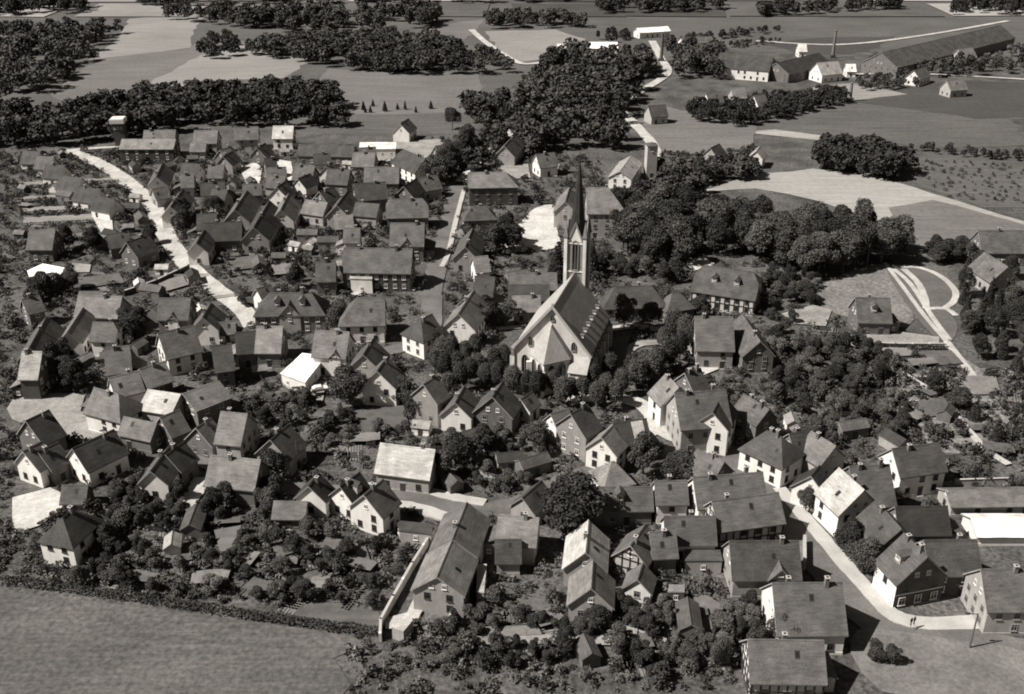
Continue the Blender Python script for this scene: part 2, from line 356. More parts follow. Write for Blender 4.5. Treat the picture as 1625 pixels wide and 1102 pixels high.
# ================================================================== HOUSES
def window_mesh(fr, w=1.05, h=1.35):
    b = MB(); t = .1
    b.box((0, -.02, h / 2), (w - .06, .03, h - .06), 1)
    for x in (-w / 2 + t / 2, w / 2 - t / 2): b.box((x, -.03, h / 2), (t, .1, h), 0)
    for z in (t / 2, h - t / 2): b.box((0, -.032, z), (w - 2 * t + .004, .1, t), 0)
    b.box((0, -.034, h / 2), (.07, .08, h - 2 * t), 0); b.box((0, -.036, h * .66), (w - 2 * t, .07, .06), 0)
    b.box((0, -.07, -.04), (w + .16, .2, .07), 0)
    return b.mesh('window', fr, M_PANE)
M_FRAMEK = mat('window_paint_dark', .06, .1, 1, .05, 4, .6)
WIN = {'k': window_mesh(M_FRAMEK), 'l': window_mesh(M_FRAME), 'd': window_mesh(M_FRAMED), 's': window_mesh(M_FRAME, .8, .95), 'w': window_mesh(M_FRAME, 1.3, 1.6)}
_b = MB(); _b.box((0, -.03, 1.05), (1.05, .08, 2.1), 0); _b.box((0, -.05, 2.14), (1.3, .14, .12), 1); _b.box((0, -.25, .06), (1.4, .6, .12), 1)
DOORM = _b.mesh('door', M_DOOR, M_FRAMED)
_b = MB(); _b.box((0, -.03, 1.5), (2.8, .1, 3.0), 0); _b.box((0, -.04, 3.06), (3.1, .16, .14), 1); _b.box((0, -.09, 1.5), (.08, .06, 2.9), 1)
BARNDOORM = _b.mesh('barn_door', M_DOOR, M_FRAMED)
def chimney_mesh(h):
    b = MB(); b.box((0, 0, h / 2 - .6), (.62, .62, h + 1.2), 0); b.box((0, 0, h + .06), (.78, .78, .14), 1); b.box((0, 0, h + .15), (.36, .36, .06), 2)
    return b.mesh('chimney', M_CHIM, M_CONC, M_PANE)
CHIM = [chimney_mesh(1.2), chimney_mesh(1.7)]

def roof_mesh(L, w, he, hr, ea, eb, oh=.38, th=.24):
    """ea/eb: '' gable, 'h' hip, 'k' half hip, at -x / +x end"""
    sl = (hr - he) / (w / 2); Y = w / 2 + oh; ze = he - oh * sl
    V, bound = [], []
    def end(sx, e):
        if e == 'h':
            X = sx * (L / 2 + oh); ins = sx * (L / 2 - min(.42 * w, L * .48))
            return dict(c=[(X, -Y, ze), (X, Y, ze)], r=(ins, 0, hr), g=None)
        if e == 'k':
            X = sx * (L / 2 + oh); zk = he + (hr - he) * .55; yk = (hr - zk) / sl
            return dict(c=[(X, -Y, ze), (X, Y, ze)], r=(sx * (L / 2 - w * .16), 0, hr), g=[(X, -yk, zk), (X, yk, zk)])
        X = sx * (L / 2 + oh)
        return dict(c=[(X, -Y, ze), (X, Y, ze)], r=(X, 0, hr), g=None)
    A, B = end(-1, ea), end(1, eb)
    top = []
    def side(i):
        a = [A['c'][i]]; 
        if A['g']: a.append(A['g'][i])
        a.append(A['r']); b = [B['r']]
        if B['g']: b.append(B['g'][i])
        b.append(B['c'][i]); return a, b
    a0, b0 = side(0); top.append(list(reversed(a0 + b0)))               # -y slope
    a1, b1 = side(1); top.append(a1 + b1)
    for E_, e, s in ((A, ea, -1), (B, eb, 1)):
        if e == 'h': f = [E_['c'][0], E_['r'], E_['c'][1]]
        elif e == 'k': f = [E_['g'][0], E_['r'], E_['g'][1]]
        else: continue
        top.append(f if s < 0 else list(reversed(f)))
    m = MB()
    for f in top:
        nrm = (Vector(f[1]) - Vector(f[0])).cross(Vector(f[2]) - Vector(f[0]))
        if nrm.z < 0: f.reverse()
        m.poly(f, 0); m.poly([(x, y, z - th) for x, y, z in reversed(f)], 0)
    def rim(p, q, mi): m.poly([p, q, (q[0], q[1], q[2] - th), (p[0], p[1], p[2] - th)], mi)
    rim(A['c'][0], B['c'][0], 2); rim(B['c'][1], A['c'][1], 2)
    for E_, e in ((A, ea), (B, eb)):
        if e == 'h': rim(E_['c'][0], E_['c'][1], 2)
        else:
            pts = [E_['c'][0]] + ([E_['g'][0], E_['g'][1]] if e == 'k' else [E_['r']]) + [E_['c'][1]]
            for i in range(len(pts) - 1): rim(pts[i], pts[i + 1], 1)
    x0, x1 = A['r'][0], B['r'][0]
    if x1 - x0 > .5:                                                   # ridge tiles
        m.raw([(x0, -.2, hr - .1), (x0, 0, hr + .1), (x0, .2, hr - .1), (x1, -.2, hr - .1), (x1, 0, hr + .1), (x1, .2, hr - .1)],
              [(0, 3, 4, 1), (1, 4, 5, 2), (0, 1, 2), (3, 5, 4)], 0)
    return m
M_GUTTER = mat('gutter_zinc', .13, .1, 1, .1, 4, .5)
def wall_mesh(L, w, he, hr, ea, eb, th=.24):
    h = he - th - .04; m = MB(); x, y = L / 2, w / 2; sl = (hr - he) / y
    apex = hr - th - .05
    for sx, e in ((-1, ea), (1, eb)):
        P = [(sx * x, -y, 0), (sx * x, y, 0), (sx * x, y, h)]
        if e == 'k':
            zk = he + (hr - he) * .55 - th - .06; yk = (apex - zk) / sl; P += [(sx * x, yk, zk), (sx * x, -yk, zk)]
        elif e == '': P += [(sx * x, 0, apex)]
        P += [(sx * x, -y, h)]
        m.poly(P if sx > 0 else list(reversed(P)))
    m.poly([(-x, -y, 0), (x, -y, 0), (x, -y, h), (-x, -y, h)]); m.poly([(x, y, 0), (-x, y, 0), (-x, y, h), (x, y, h)])
    m.poly([(-x - .06, -y - .06, 0), (x + .06, -y - .06, 0), (x + .06, -y - .06, .5), (-x - .06, -y - .06, .5)])   # plinth
    m.poly([(-x - .06, -y - .06, .5), (x + .06, -y - .06, .5), (x, -y, .56), (-x, -y, .56)])
    return m
def timber(L, w, he, hr, front=True, ends=(True, True)):
    m = MB(); x, y = L / 2 + .02, w / 2 + .02; sl = (hr - he) / (w / 2); h = he - .3
    def on_front(a, b, t=.2): m.bar((a[0], -y, a[1]), (b[0], -y, b[1]), t)
    if front:
        n = max(3, int(L / 1.3))
        for i in range(n + 1): xx = -x + .1 + (2 * x - .2) * i / n; on_front((xx, .3), (xx, h))
        for z in (.4, h * .5, h - .08): on_front((-x, z), (x, z))
        on_front((-x + .1, .4), (-x + 1.4, h * .5)); on_front((x - .1, .4), (x - 1.4, h * .5))
    for sx, ok in zip((-1, 1), ends):
        if not ok: continue
        X = sx * x; n = max(3, int(w / 1.4))
        for i in range(n + 1):
            yy = -y + .1 + (2 * y - .2) * i / n; top = h + max(0, (w / 2 - abs(yy))) * sl - .15
            m.bar((X, yy, .3), (X, yy, max(h, top)), .2)
        for z in (.4, h * .5, h):  m.bar((X, -y, z), (X, y, z), .2)
        k = .45; z = h + (w / 2) * sl * k; m.bar((X, -y * (1 - k), z), (X, y * (1 - k), z), .2)
        k = .75; z = h + (w / 2) * sl * k; m.bar((X, -y * (1 - k), z), (X, y * (1 - k), z), .18)
        m.bar((X, -y + .1, h * .5), (X, -y + 1.5, .4), .18); m.bar((X, y - .1, h * .5), (X, y - 1.5, .4), .18)
    return m
def free_ext(c, u, dx, dy):
    x, y = c.x + u.x * dx - u.y * dy, c.y + u.y * dx + u.x * dy
    for cx_, cy_, ux, uy, hl, hw in RECTS[:-1]:
        ex, ey = x - cx_, y - cy_
        if abs(ex * ux + ey * uy) < hl + 1.6 and abs(-ex * uy + ey * ux) < hw + 1.6: return False
    return not any(inside((x, y), P) for P in KEEP)
def house(x1, y1, x2, y2, w, he, roof, wall, opts, label, group=None):
    o = dict(); 
    for t in opts.split():
        if '=' in t: k, v = t.split('='); o[k] = v
        else: o[t] = True
    rf = float(o.get('r', .50)); hr = he + rf * w
    a, b = at(x1, y1, hr), at(x2, y2, hr)
    d = b - a; d.z = 0; ends = {'A': '', 'B': ''}
    for k in 'AB':
        if 'h' + k in o or 'hh' in o: ends[k] = 'h'
        if 'k' + k in o or 'kk' in o: ends[k] = 'k'
    u = d.normalized()
    for k, s in (('A', -1), ('B', 1)):                    # ridge ends seen -> full length
        ext = .42 * w if ends[k] == 'h' else (.16 * w if ends[k] == 'k' else -.38)
        if s < 0: a = a - u * ext
        else: b = b + u * ext
    ea, eb = ends['A'], ends['B']
    d = b - a; L = max(d.length, 4.0); c = (a + b) / 2; c.z = 0
    nrm = Vector((u.y, -u.x, 0))
    if nrm.dot(-c) < 0: u = -u; nrm = -nrm; ea, eb = eb, ea
    rz = math.atan2(u.y, u.x)
    far = y1 < 340
    name = o.get('name', 'house'); cat = o.get('cat', name.replace('_', ' '))
    H = put(name, None, loc=c, rz=rz, label=label, cat=cat, group=group)
    RECTS.append((c.x, c.y, u.x, u.y, L / 2 + .6, w / 2 + .6))
    wall_mesh(L, w, he, hr, ea, eb).build('wall', WALL[wall], H)
    rf_o = roof_mesh(L, w, he, hr, ea, eb).build('roof', [ROOF[roof], M_VERGE, M_GUTTER], H)
    tf = 'tf' in o
    if tf: timber(L, w, he, hr, True, (ea == '', eb == '')).build('timber_frame', M_BEAM, H)
    # openings on every wall that can be seen from the village's open side
    floors = max(1, round((he - .6) / 2.75)); sp = 3.4 if far else 2.55
    wk = random.choice('kkd') if wall in 'wgt' else random.choice('lld')
    if 'n' not in o:
        for (dx, dy, ang, ln, half) in ((0, -1, 0, L, w / 2), (1, 0, R(90), w, L / 2), (-1, 0, R(-90), w, L / 2), (0, 1, R(180), L, w / 2)):
            wn_ = Vector((dx * u.x - dy * u.y, dx * u.y + dy * u.x, 0))
            if wn_.dot(-c.normalized()) < .04: continue
            k = max(1, int((ln - 1.2) / sp)); door_at = random.randrange(k) if dy == -1 and name != 'barn' else -1
            for f in range(floors):
                for i in range(k):
                    if random.random() < (.12 if name == 'house' else .45): continue
                    s = (i + .5) / k * (ln - 1.0) - (ln - 1.0) / 2
                    if dx: s *= 1
                    lx, ly = (s, -half) if dy == -1 else ((half, s) if dx == 1 else ((-half, -s) if dx == -1 else (-s, half)))
                    if f == 0 and i == door_at:
                        put('door', DOORM, H, (lx, ly, 0), ang); continue
                    z = .95 + f * (he - .7) / floors
                    if z + 1.4 > he - .3: z = max(.5, he - 1.95)
                    put('window', WIN[wk], H, (lx, ly, z), ang)
            e = (ea if dx == -1 else eb) if dx else 'h'
            if dx and e != 'h' and w > 6:
                zz = he + .5
                for s in ((-1.1, 1.1) if w > 8.2 else (0,)):
                    put('window', WIN['s'], H, (dx * half, s * dx, zz), ang)
    if name == 'barn': put('barn_door', BARNDOORM, H, (L * .12, -w / 2, 0), 0)
    for i in range(int(o.get('c', 1))):
        t = random.uniform(-.3, .3) if int(o.get('c', 1)) == 1 else (-.28 + .56 * i)
        side = random.choice((-1, 1)) * random.uniform(.1, .6); span = L - (.84 * w if 'h' in ea + eb else 0)
        put('chimney', CHIM[i % 2], H, (t * max(span, 1), side, hr - abs(side) * rf * 2 - .1), 0)
    if 'n' not in o and random.random() < .45:             # small roof light lying in the slope
        xx = random.uniform(-.25, .25) * L; yy = -w * random.uniform(.14, .3); sl = rf * 2; m = MB(); q = [(xx - .4, yy - .45), (xx + .4, yy - .45), (xx + .4, yy + .45), (xx - .4, yy + .45)]
        m.poly([(x, y, hr + y * sl + .06) for x, y in q], 0); m.poly([(xx + (x - xx) * .75, yy + (y - yy) * .75, hr + (yy + (y - yy) * .75) * sl + .09) for x, y in q], 1); m.build('roof_light', [M_FRAMEK, M_RPANE], rf_o)
    if ('n' not in o and name == 'house' and 'noext' not in o and L < 13 and y1 > 240 and random.random() < .42):   # low extension against one end
        sx = random.choice((-1, 1)); e = ea if sx < 0 else eb; al, aw, ah = random.uniform(2.2, 3.6), w * random.uniform(.5, .75), min(he * .75, 2.9); ay = random.uniform(-.12, .12) * w; X = sx * L / 2
        if free_ext(c, u, sx * (L / 2 + al * .6), ay) and (u * sx).dot(-c.normalized()) < .3:
            m = MB(); m.box((X + sx * al / 2, ay, ah / 2), (al - .05, aw, ah)); aw_o = m.build('extension_wall', WALL[wall if random.random() < .6 else 's'], H)
            z1 = ah + al * .42; m = MB(); xa, xb = X + sx * .04, X + sx * (al + .3); q = [(xa, ay - aw / 2 - .2, z1), (xb, ay - aw / 2 - .2, ah - .02), (xb, ay + aw / 2 + .2, ah - .02), (xa, ay + aw / 2 + .2, z1)]
            if sx < 0: q.reverse()
            m.poly(q); m.poly([(x, y, z - .18) for x, y, z in reversed(q)]); 
            for k in range(4): p0, p1 = q[k], q[(k + 1) % 4]; m.poly([p1, p0, (p0[0], p0[1], p0[2] - .18), (p1[0], p1[1], p1[2] - .18)])
            m.build('extension_roof', ROOF[random.choice('dml')], H)
            put('window', WIN['s'], aw_o, (X + sx * al / 2, ay - aw / 2, .9), 0)
            cc_ = c + u * (sx * (L / 2 + al / 2)); RECTS.append((cc_.x, cc_.y, u.x, u.y, al / 2 + .3, aw / 2 + .3))
    nd = int(o.get('d', 0))
    for i in range(nd):                                    # roof dormers on the seen slope
        xx = ((i + .5) / nd - .5) * L * .72; yy = -w * .27; zb = hr - (w * .27) * rf * 2
        m = MB(); dw, dh, dl = 1.5, 1.25, 1.9
        m.box((xx, yy + dl / 2 - .5, zb + .1 + dh / 2 - .6), (dw, dl, dh + 1.0)); D = m.build('dormer', WALL['g' if wall != 'b' else 's'], H)
        m = MB(); zt = zb + .1 + dh + .2 - .3; y0, y1_ = yy - .85, yy + dl - .3
        m.raw([(xx - dw / 2 - .2, y0, zt), (xx + dw / 2 + .2, y0, zt), (xx, y0, zt + .8), (xx - dw / 2 - .2, y1_, zt), (xx + dw / 2 + .2, y1_, zt), (xx, y1_, zt + .8)],
              [(0, 1, 2), (1, 4, 5, 2), (3, 0, 2, 5), (4, 3, 5), (0, 3, 4, 1)]); m.build('dormer_roof', ROOF[roof], D)
        put('window', WIN['s'], D, (xx, yy - .5, zb + .12), 0)
    if 'panel' in o:                                       # sheet-metal repair on the seen slope
        sl = rf * 2; m = MB(); x0, x1_ = L * .02, L * .02 + 2.6; ya, yb = -w / 2 - .2, -.25
        m.raw([(x0, ya, hr + ya * sl + .1), (x1_, ya, hr + ya * sl + .1), (x1_, yb, hr + yb * sl + .1), (x0, yb, hr + yb * sl + .1), (x0, ya, hr + ya * sl - .1), (x1_, ya, hr + ya * sl - .1)], [(0, 1, 2, 3), (0, 4, 5, 1)]); m.build('roof_panel', ROOF['p'], rf_o)
    if 'clad' in o:                                        # slate-hung gable over a dark shop front, at the end nearer the junction
        sx = 1; X = L / 2 + .05; m = MB(); m.poly([(X, -w / 2, 2.9), (X, w / 2, 2.9), (X, w / 2, he - .3), (X, 0, hr - .36), (X, -w / 2, he - .3)]); m.build('gable_cladding', ROOF['m'], H)
        m = MB(); m.poly([(X - .02, -w / 2, .1), (X - .02, w / 2, .1), (X - .02, w / 2, 2.7), (X - .02, -w / 2, 2.7)]); sf = m.build('shop_front', WALL['b'], H)
        for i in range(3): put('window', WIN['w'], sf, (X, -w / 2 + w * (i + .5) / 3, .6), R(90))
    if 'G' in o:                                           # gable standing in the middle of the front
        gw = min(w * .62, L * .34); gx = float(o.get('gx', 0)) * L; gh = he + gw * .55; y0 = -w / 2 - .25
        run = (gh - he) / (2 * rf) + .6
        m = MB(); m.poly([(gx - gw / 2, y0, .1), (gx + gw / 2, y0, .1), (gx + gw / 2, y0, he - .1), (gx, y0, gh - .3), (gx - gw / 2, y0, he - .1)])
        for s in (-1, 1):
            q = [(gx + s * gw / 2, y0, .1), (gx + s * gw / 2, y0 + .5, .1), (gx + s * gw / 2, y0 + .5, he - .1), (gx + s * gw / 2, y0, he - .1)]
            m.poly(q if s > 0 else q[::-1])
        gb = m.build('front_gable', WALL[o.get('gw', wall)], H)
        m = MB(); yb = -w / 2 + run; e = .3
        for s in (-1, 1):
            for dz in (0, -.2):
                q = [(gx, y0 - e, gh + dz), (gx + s * (gw / 2 + e), y0 - e, he - e * 1.1 + dz), (gx + s * (gw / 2 + e), -w / 2 + .6, he - e * 1.1 + dz), (gx, yb, gh + dz)]
                m.poly(q if (s > 0) == (dz == 0) else q[::-1])
            m.poly([(gx, y0 - e, gh), (gx + s * (gw / 2 + e), y0 - e, he - e * 1.1), (gx + s * (gw / 2 + e), y0 - e, he - e * 1.1 - .2), (gx, y0 - e, gh - .2)], 1)
        m.build('gable_roof', [ROOF[roof], M_VERGE], gb)
        for z in ([he - 1.9, he + .4] if gw > 3 else [he + .1]): put('window', WIN['s'], gb, (gx, y0 - .02, z), 0)
    return H
def flat_building(pts, h, roof_m, wall_m, label, name='shed', parapet=.35, group=None, kind_windows=True):
    """flat roofed building from the four roof corners seen in the photo"""
    P = [at(x, y, h) for x, y in pts]; c = sum(P, Vector()) / len(P); c.z = 0
    Q = [p - c for p in P]
    area = sum(Q[i].x * Q[(i + 1) % len(Q)].y - Q[(i + 1) % len(Q)].x * Q[i].y for i in range(len(Q)))
    if area < 0: Q.reverse()
    H = put(name, None, loc=c, label=label, cat=name.replace('_', ' '), group=group)
    m = MB(); n = len(Q)
    for i in range(n):
        a, b = Q[i], Q[(i + 1) % n]; m.poly([(a.x, a.y, 0), (b.x, b.y, 0), (b.x, b.y, h - .2), (a.x, a.y, h - .2)])
    m.build('wall', wall_m, H)
    m = MB(); k = 1.04
    m.poly([(q.x * k, q.y * k, h) for q in Q]); m.poly([(q.x * k, q.y * k, h - .22) for q in reversed(Q)])
    for i in range(n):
        a, b = Q[i] * k, Q[(i + 1) % n] * k; m.poly([(a.x, a.y, h - .22), (b.x, b.y, h - .22), (b.x, b.y, h), (a.x, a.y, h)])
    m.build('roof', roof_m, H)
    for i in range(n):
        a, b = Q[i], Q[(i + 1) % n]; d = b - a; d.z = 0; nn = Vector((d.y, -d.x, 0)).normalized()
        if nn.dot(-c.normalized()) > .05 and h > 2.4:
            kk = max(1, int(d.length / 3.4)); ang = math.atan2(d.y, d.x)
            for j in range(kk):
                p = a + d * ((j + .5) / kk); put('window', WIN['s'], H, (p.x, p.y, .9), ang)
    xs_ = [q.x + c.x for q in Q]; ys_ = [q.y + c.y for q in Q]
    RECTS.append((c.x, c.y, 1, 0, (max(xs_) - min(xs_)) / 2, (max(ys_) - min(ys_)) / 2))
    return H
SET = 'small houses of the settlement row'
SETL = 'small gabled settlement house with white gable end along the pale diagonal road'
FARH = 'tiny far houses among trees below the brickworks'
FARL = 'tiny distant house half hidden among trees below the brickworks'
HOUSES = [
 # --- far settlement, upper left
 (193,221,279,221,9.2,5.5,'l','b','r=.3 c=1','long brick block with pale roof next to the flat-capped tower'),
 (228,207,279,206,9.2,7.0,'l','b','r=.4 c=1','taller pale-roofed block rising behind the long brick block by the tower'),
 (308,207,346,207,8.3,5.0,'l','g','c=1','pale-roofed house directly below the dark wood, second from the flat-capped tower'),
 (302,227,328,227,6.4,3.2,'l','g','c=0 r=.4','low outbuilding in front of the second pale-roofed house under the wood'),
 (372,202,410,201,8.3,5.0,'m','g','c=1','grey-roofed house under the dark wood between two paler-roofed ones'),
 (433,200,466,200,8.3,5.0,'p','w','c=1','light-roofed house at the end of the dark wood'),
 (474,229,563,231,9.2,4.0,'m','s','c=0 r=.35','long low hall with plain grey roof near the end of the wood'),
 (635,197,648,188,7.4,4.6,'m','w','c=1','white-gabled house standing alone before the far meadow'),
 (578,265,634,265,9.2,5.0,'l','s','c=1','broad light-roofed house beside the dark steep roof below the white flat hall'),
 (640,237,675,252,9.2,5.5,'d','w','c=1 kA','dark steep-roofed house with white wall by the big tree group'),
 (560,242,596,243,8.3,4.0,'l','g','c=1','pale-roofed house in front of the white flat hall'),
 (660,284,694,278,7.4,4.0,'m','g','c=1','small grey-roofed house under the big tree near the school'),
 (742,274,802,273,9.9,7.0,'l','b','c=2 hB r=.4','two-storey brick school with rows of white windows at the head of the street'),
 (748,328,772,327,6.8,3.5,'m','s','hh c=1','small hipped house in front of the brick school'),
 (621,316,671,315,9.5,5.0,'m','s','c=1 kk','grey half-hipped house, upper of two stacked beside the street'),
 (619,354,674,354,10.7,5.5,'m','s','G gw=g c=1','grey house with small centre gable, lower of two stacked beside the street'),
 (545,393,655,395,10.5,6.0,'m','b','c=2','long dark barn roof with light square lean-to beside the street'),
 (589,409,622,409,7.6,4.5,'l','w','c=0 r=.5','light square-roofed wing on the front of the long dark barn'),
 (500,415,533,414,8.5,4.8,'m','s','c=1','grey-roofed house adjoining the long dark barn'),
 (545,362,572,362,6.8,4.5,'m','w','c=1','white-walled small house among the gardens above the long barn'),
 (58,248,86,249,7.4,3.4,'m','w','c=1',SETL,SET), (72,261,103,263,7.4,3.4,'m','w','c=1',SETL,SET), (95,279,131,283,7.4,3.4,'m','w','c=1',SETL,SET),
 (122,296,160,301,7.4,3.4,'m','w','c=1',SETL,SET), (152,311,183,317,6.8,3.4,'d','w','c=1',SETL,SET), (36,240,64,241,7.4,3.2,'m','w','c=1',SETL,SET),
 (258,258,248,280,7.4,4.0,'l','w','c=1','small pale house with ridge towards the viewer beside the upper diagonal road'),
 (286,277,308,276,7.4,4.0,'m','g','c=1','small grey house behind the upper bend of the pale road'),
 (290,300,270,328,6.8,4.5,'m','w','c=1','white-walled house standing side-on to the pale road bend'),
 (324,364,311,386,6.0,4.5,'l','w','c=1','bright white gabled house at the kink of the pale diagonal road'),
 (46,364,88,364,9.3,4.5,'m','s','c=1','broad grey-roofed house at the edge by the narrow garden strips'),
 (168,372,204,367,6.8,4.0,'m','s','c=1','dark-roofed house below the bright white yard on the slope'),
 (200,385,236,372,7.6,4.2,'m','s','c=1','dark house with diagonal gable close to the pale road'),
 (392,302,372,333,8.5,4.5,'l','g','c=1','light-roofed house beside the dark round tree, sunlit slope'),
 (428,318,402,361,8.5,4.5,'m','g','c=1','long grey house running towards the viewer between two brighter roofs'),
 (458,307,445,333,7.6,4.5,'l','w','c=1','light diagonal roof right of the long grey house'),
 (484,317,520,322,6.8,4.0,'l','g','c=1','small pale-roofed house among dark gables in the far village'),
 (506,304,530,296,6.8,4.5,'d','s','c=1','dark little gable above the small pale-roofed house'),
 (552,302,534,326,7.6,4.5,'m','g','c=1','grey house turned diagonally below the dark long roofs'),
 (560,292,612,288,9.2,5.0,'d','s','c=1','dark long-roofed house in the far middle village'),
 (312,340,344,339,7.6,4.5,'m','g','c=1','grey-roofed house below the dark round tree'),
 (322,354,384,352,8.5,4.5,'d','s','c=1','dark broad roof above the bright white gabled house'),
 (418,252,438,250,7.4,4.0,'d','s','c=1','small dark house between two bright building yards'),
 (330,262,356,262,7.4,4.0,'m','g','c=1','low grey house beside the first bright building yard'),
 (240,300,262,296,6.0,3.5,'m','g','c=0','small garden house between the pale road and the far gardens'),
 (468,262,500,264,8.3,4.0,'m','s','c=1','grey roof among shrubs next to the second bright building yard'),
 (520,268,556,270,8.3,4.2,'m','s','c=1','grey roof among dark trees below the long low hall'),
 (640,296,662,282,7.4,4.2,'d','s','c=1','dark narrow roof between the light broad house and the street'),
 # --- left middle village
 (124,468,194,471,8.2,4.8,'l','g','c=1','large pale-roofed house with side wing above the dark court'),
 (132,488,106,528,5.7,4.4,'l','w','c=0','sunlit wing running forward from the large pale-roofed house'),
 (74,502,46,552,6.8,4.8,'m','s','c=1','steep dark house with bright roof edge near the picture margin'),
 (40,474,56,470,6.1,4.8,'m','s','c=1','cut-off dark roof at the margin beside the white flat hall'),
 (147,511,180,512,6.8,4.8,'l','w','c=1 kB','light trapezoid roof with white wall in the dark court'),
 (252,473,303,473,8.2,5.3,'m','s','G gw=w c=1','dark-roofed house with white centre gable facing the viewer'),
 (250,529,308,516,9.6,5.1,'m','w','c=1','dark-roofed house with bright white oval gable end facing the lane'),
 (164,553,206,548,9.1,4.4,'m','s','c=1','plain grey roof above the shop row near the square'),
 (220,586,262,573,6.8,5.1,'l','b','c=1','pale roof over dark brick front with white windows'),
 (36,558,66,558,9.1,5.9,'p','b','c=1','pale-roofed shop house with dark shopfront facing the square'),
 (172,600,220,588,6.8,4.4,'l','w','c=1','mid-grey roof wedged behind the white house on the square'),
 (149,615,188,625,7.9,4.9,'l','w','hB c=1','white-walled house with pale hipped roof facing the square'),
 (234,618,287,626,8.6,4.6,'p','g','r=.3 c=0','very pale roofed hall behind the white house on the square'),
 (290,626,348,604,9.1,4.8,'l','s','r=.26 c=0','long low workshop with glaring white upper slope'),
 (196,661,249,672,5.2,3.6,'l','s','c=0','plain grey shed roof between two dark roofs near the square'),
 (254,662,284,650,6.8,4.0,'m','s','c=0','dark small roof in front of the very pale hall'),
 (40,668,78,650,8.7,4.5,'d','s','c=1','dark steep roof at the margin beside the open square'),
 (37,716,66,700,6.8,4.5,'m','w','c=1','light-walled shop house at the margin below the dark steep roof'),
 (62,716,90,702,6.1,4.1,'m','s','c=1','small grey roof beside the light-walled shop house'),
 (114,712,181,681,7.7,4.1,'m','w','c=1','big dark roof with white triangular gable left of the bushy garden'),
 (238,748,268,708,5.7,4.3,'m','w','c=1','dark cross-gabled house with small bright white gable'),
 (262,722,292,700,6.1,4.0,'m','s','c=1','dark rear wing of the cross-gabled house'),
 (350,653,393,657,9.2,5.4,'l','g','c=1','tall narrow house with pale roof, upper of two in line'),
 (334,722,414,730,8.1,4.5,'l','s','c=1','broad plain grey roof, lower of two in line'),
 (428,698,458,672,7.7,4.3,'m','g','c=1','dark-roofed house with grey gable above the pole'),
 (312,678,333,664,6.8,4.0,'m','s','c=1','dark roof next to the tall narrow pale-roofed house'),
 (489,772,506,750,6.0,4.1,'d','w','c=1','leftmost of three white dark-roofed gable houses by the gardens'),
 (434,795,488,796,5.3,2.7,'l','s','c=0 r=.35','low grey shed in front of the white gable houses'),
 (539,772,571,749,6.6,4.1,'d','w','d=1 c=1','middle of three white dark-roofed gable houses, dormer on its roof'),
 (577,786,608,760,7.4,4.9,'m','w','c=1','brightest white gable house of the three, black upright windows'),
 (603,703,691,714,8.2,4.1,'p','g','c=1','wide pale-roofed house with grey front wall beside the street'),
 (673,609,692,598,7.2,6.3,'m','r','c=1','tall light brick gable house with white windows near the church'),
 (722,639,737,612,6.8,4.2,'m','w','c=1','low white gable house between two taller gables below the church'),
 (781,630,797,606,8.7,4.8,'m','s','c=1','grey gable house with bright roof edge in front of the church trees'),
 (592,537,576,563,7.6,4.8,'m','g','c=1','house with light sunny slope at the lane fork'),
 (614,566,598,589,8.0,5.3,'m','w','c=1','steep dark roof next to the lane fork house'),
 (668,506,686,498,7.6,5.3,'m','w','hA c=1','hipped house with white windows at the lane corner by the church green'),
 (752,460,727,498,8.5,5.5,'l','w','c=1','white house with pale sunlit slope at the foot of the street'),
 (754,438,786,440,8.4,5.2,'d','s','c=1','dark-roofed house directly behind the dark tree group of the church green'),
 (808,433,884,433,6.8,5.0,'m','s','c=1','upper dark long roof beside the church tower'),
 (806,452,872,452,6.1,4.2,'d','s','c=0','lower dark long roof beside the church tower'),
 (812,470,858,469,6.1,3.8,'l','g','c=1','small pale-roofed house close to the church nave'),
 (566,473,611,472,10.4,5.5,'m','w','hA c=1','house with dark hipped roof and white windowed front at mid village'),
 (428,465,494,464,8.7,5.7,'m','s','hh G gw=g d=2 c=2','large hipped house with centre gable and two dormers at the road mouth'),
 (407,518,449,518,9.4,4.4,'l','s','c=1','square pale-grey roof in front of the large hipped house'),
 (372,528,406,525,7.6,4.4,'d','s','c=0','dark roof adjoining the square pale-grey roof'),
 (336,549,366,545,9.1,4.8,'m','s','c=1','grey hunched roof beside the dark wall court'),
 (500,524,555,527,9.2,5.3,'l','w','G gw=w gx=.2 c=1','white house with pale roof and white flat extension'),
 (335,480,321,504,6.8,4.6,'m','w','c=1','white-fronted narrow house where the pale road enters the village'),
 (345,512,370,509,4.6,2.7,'l','w','c=0','tiny white outhouse at the end of the pale road'),
 (408,458,428,452,5.3,3.8,'l','w','c=0','small white house at the mouth of the pale road'),
 # --- around and right of the church
 (976,455,1034,453,8.5,4.9,'m','g','hh c=1','hipped grey-roofed house behind the pair of dark trees'),
 (1066,466,1078,464,6.8,4.2,'m','s','hh c=0','small dark pyramid roof beside the large timbered house'),
 (1118,421,1196,432,11.1,5.2,'m','t','tf kk d=2 c=1','large half-hipped house with timbered white front at the wood edge'),
 (1102,502,1164,503,12.2,5.3,'m','g','c=2','broad grey roof facing the church trees'),
 (1178,498,1207,542,7.6,4.8,'m','s','c=1','diagonal grey wing behind the broad grey roof'),
 (1056,593,1078,615,7.8,5.7,'l','w','c=1','bright white-walled house with pale slope beside the church lane'),
 (1086,592,1112,584,6.8,5.1,'d','s','c=2','dark roof between the white-walled house and the white yard'),
 (1070,624,1152,618,10.9,6.6,'m','g','c=2','big grey-roofed house with light windowed gable by the church lane'),
 (1131,655,1147,624,6.8,6.8,'m','w','c=1','tall white gable with two rows of windows'),
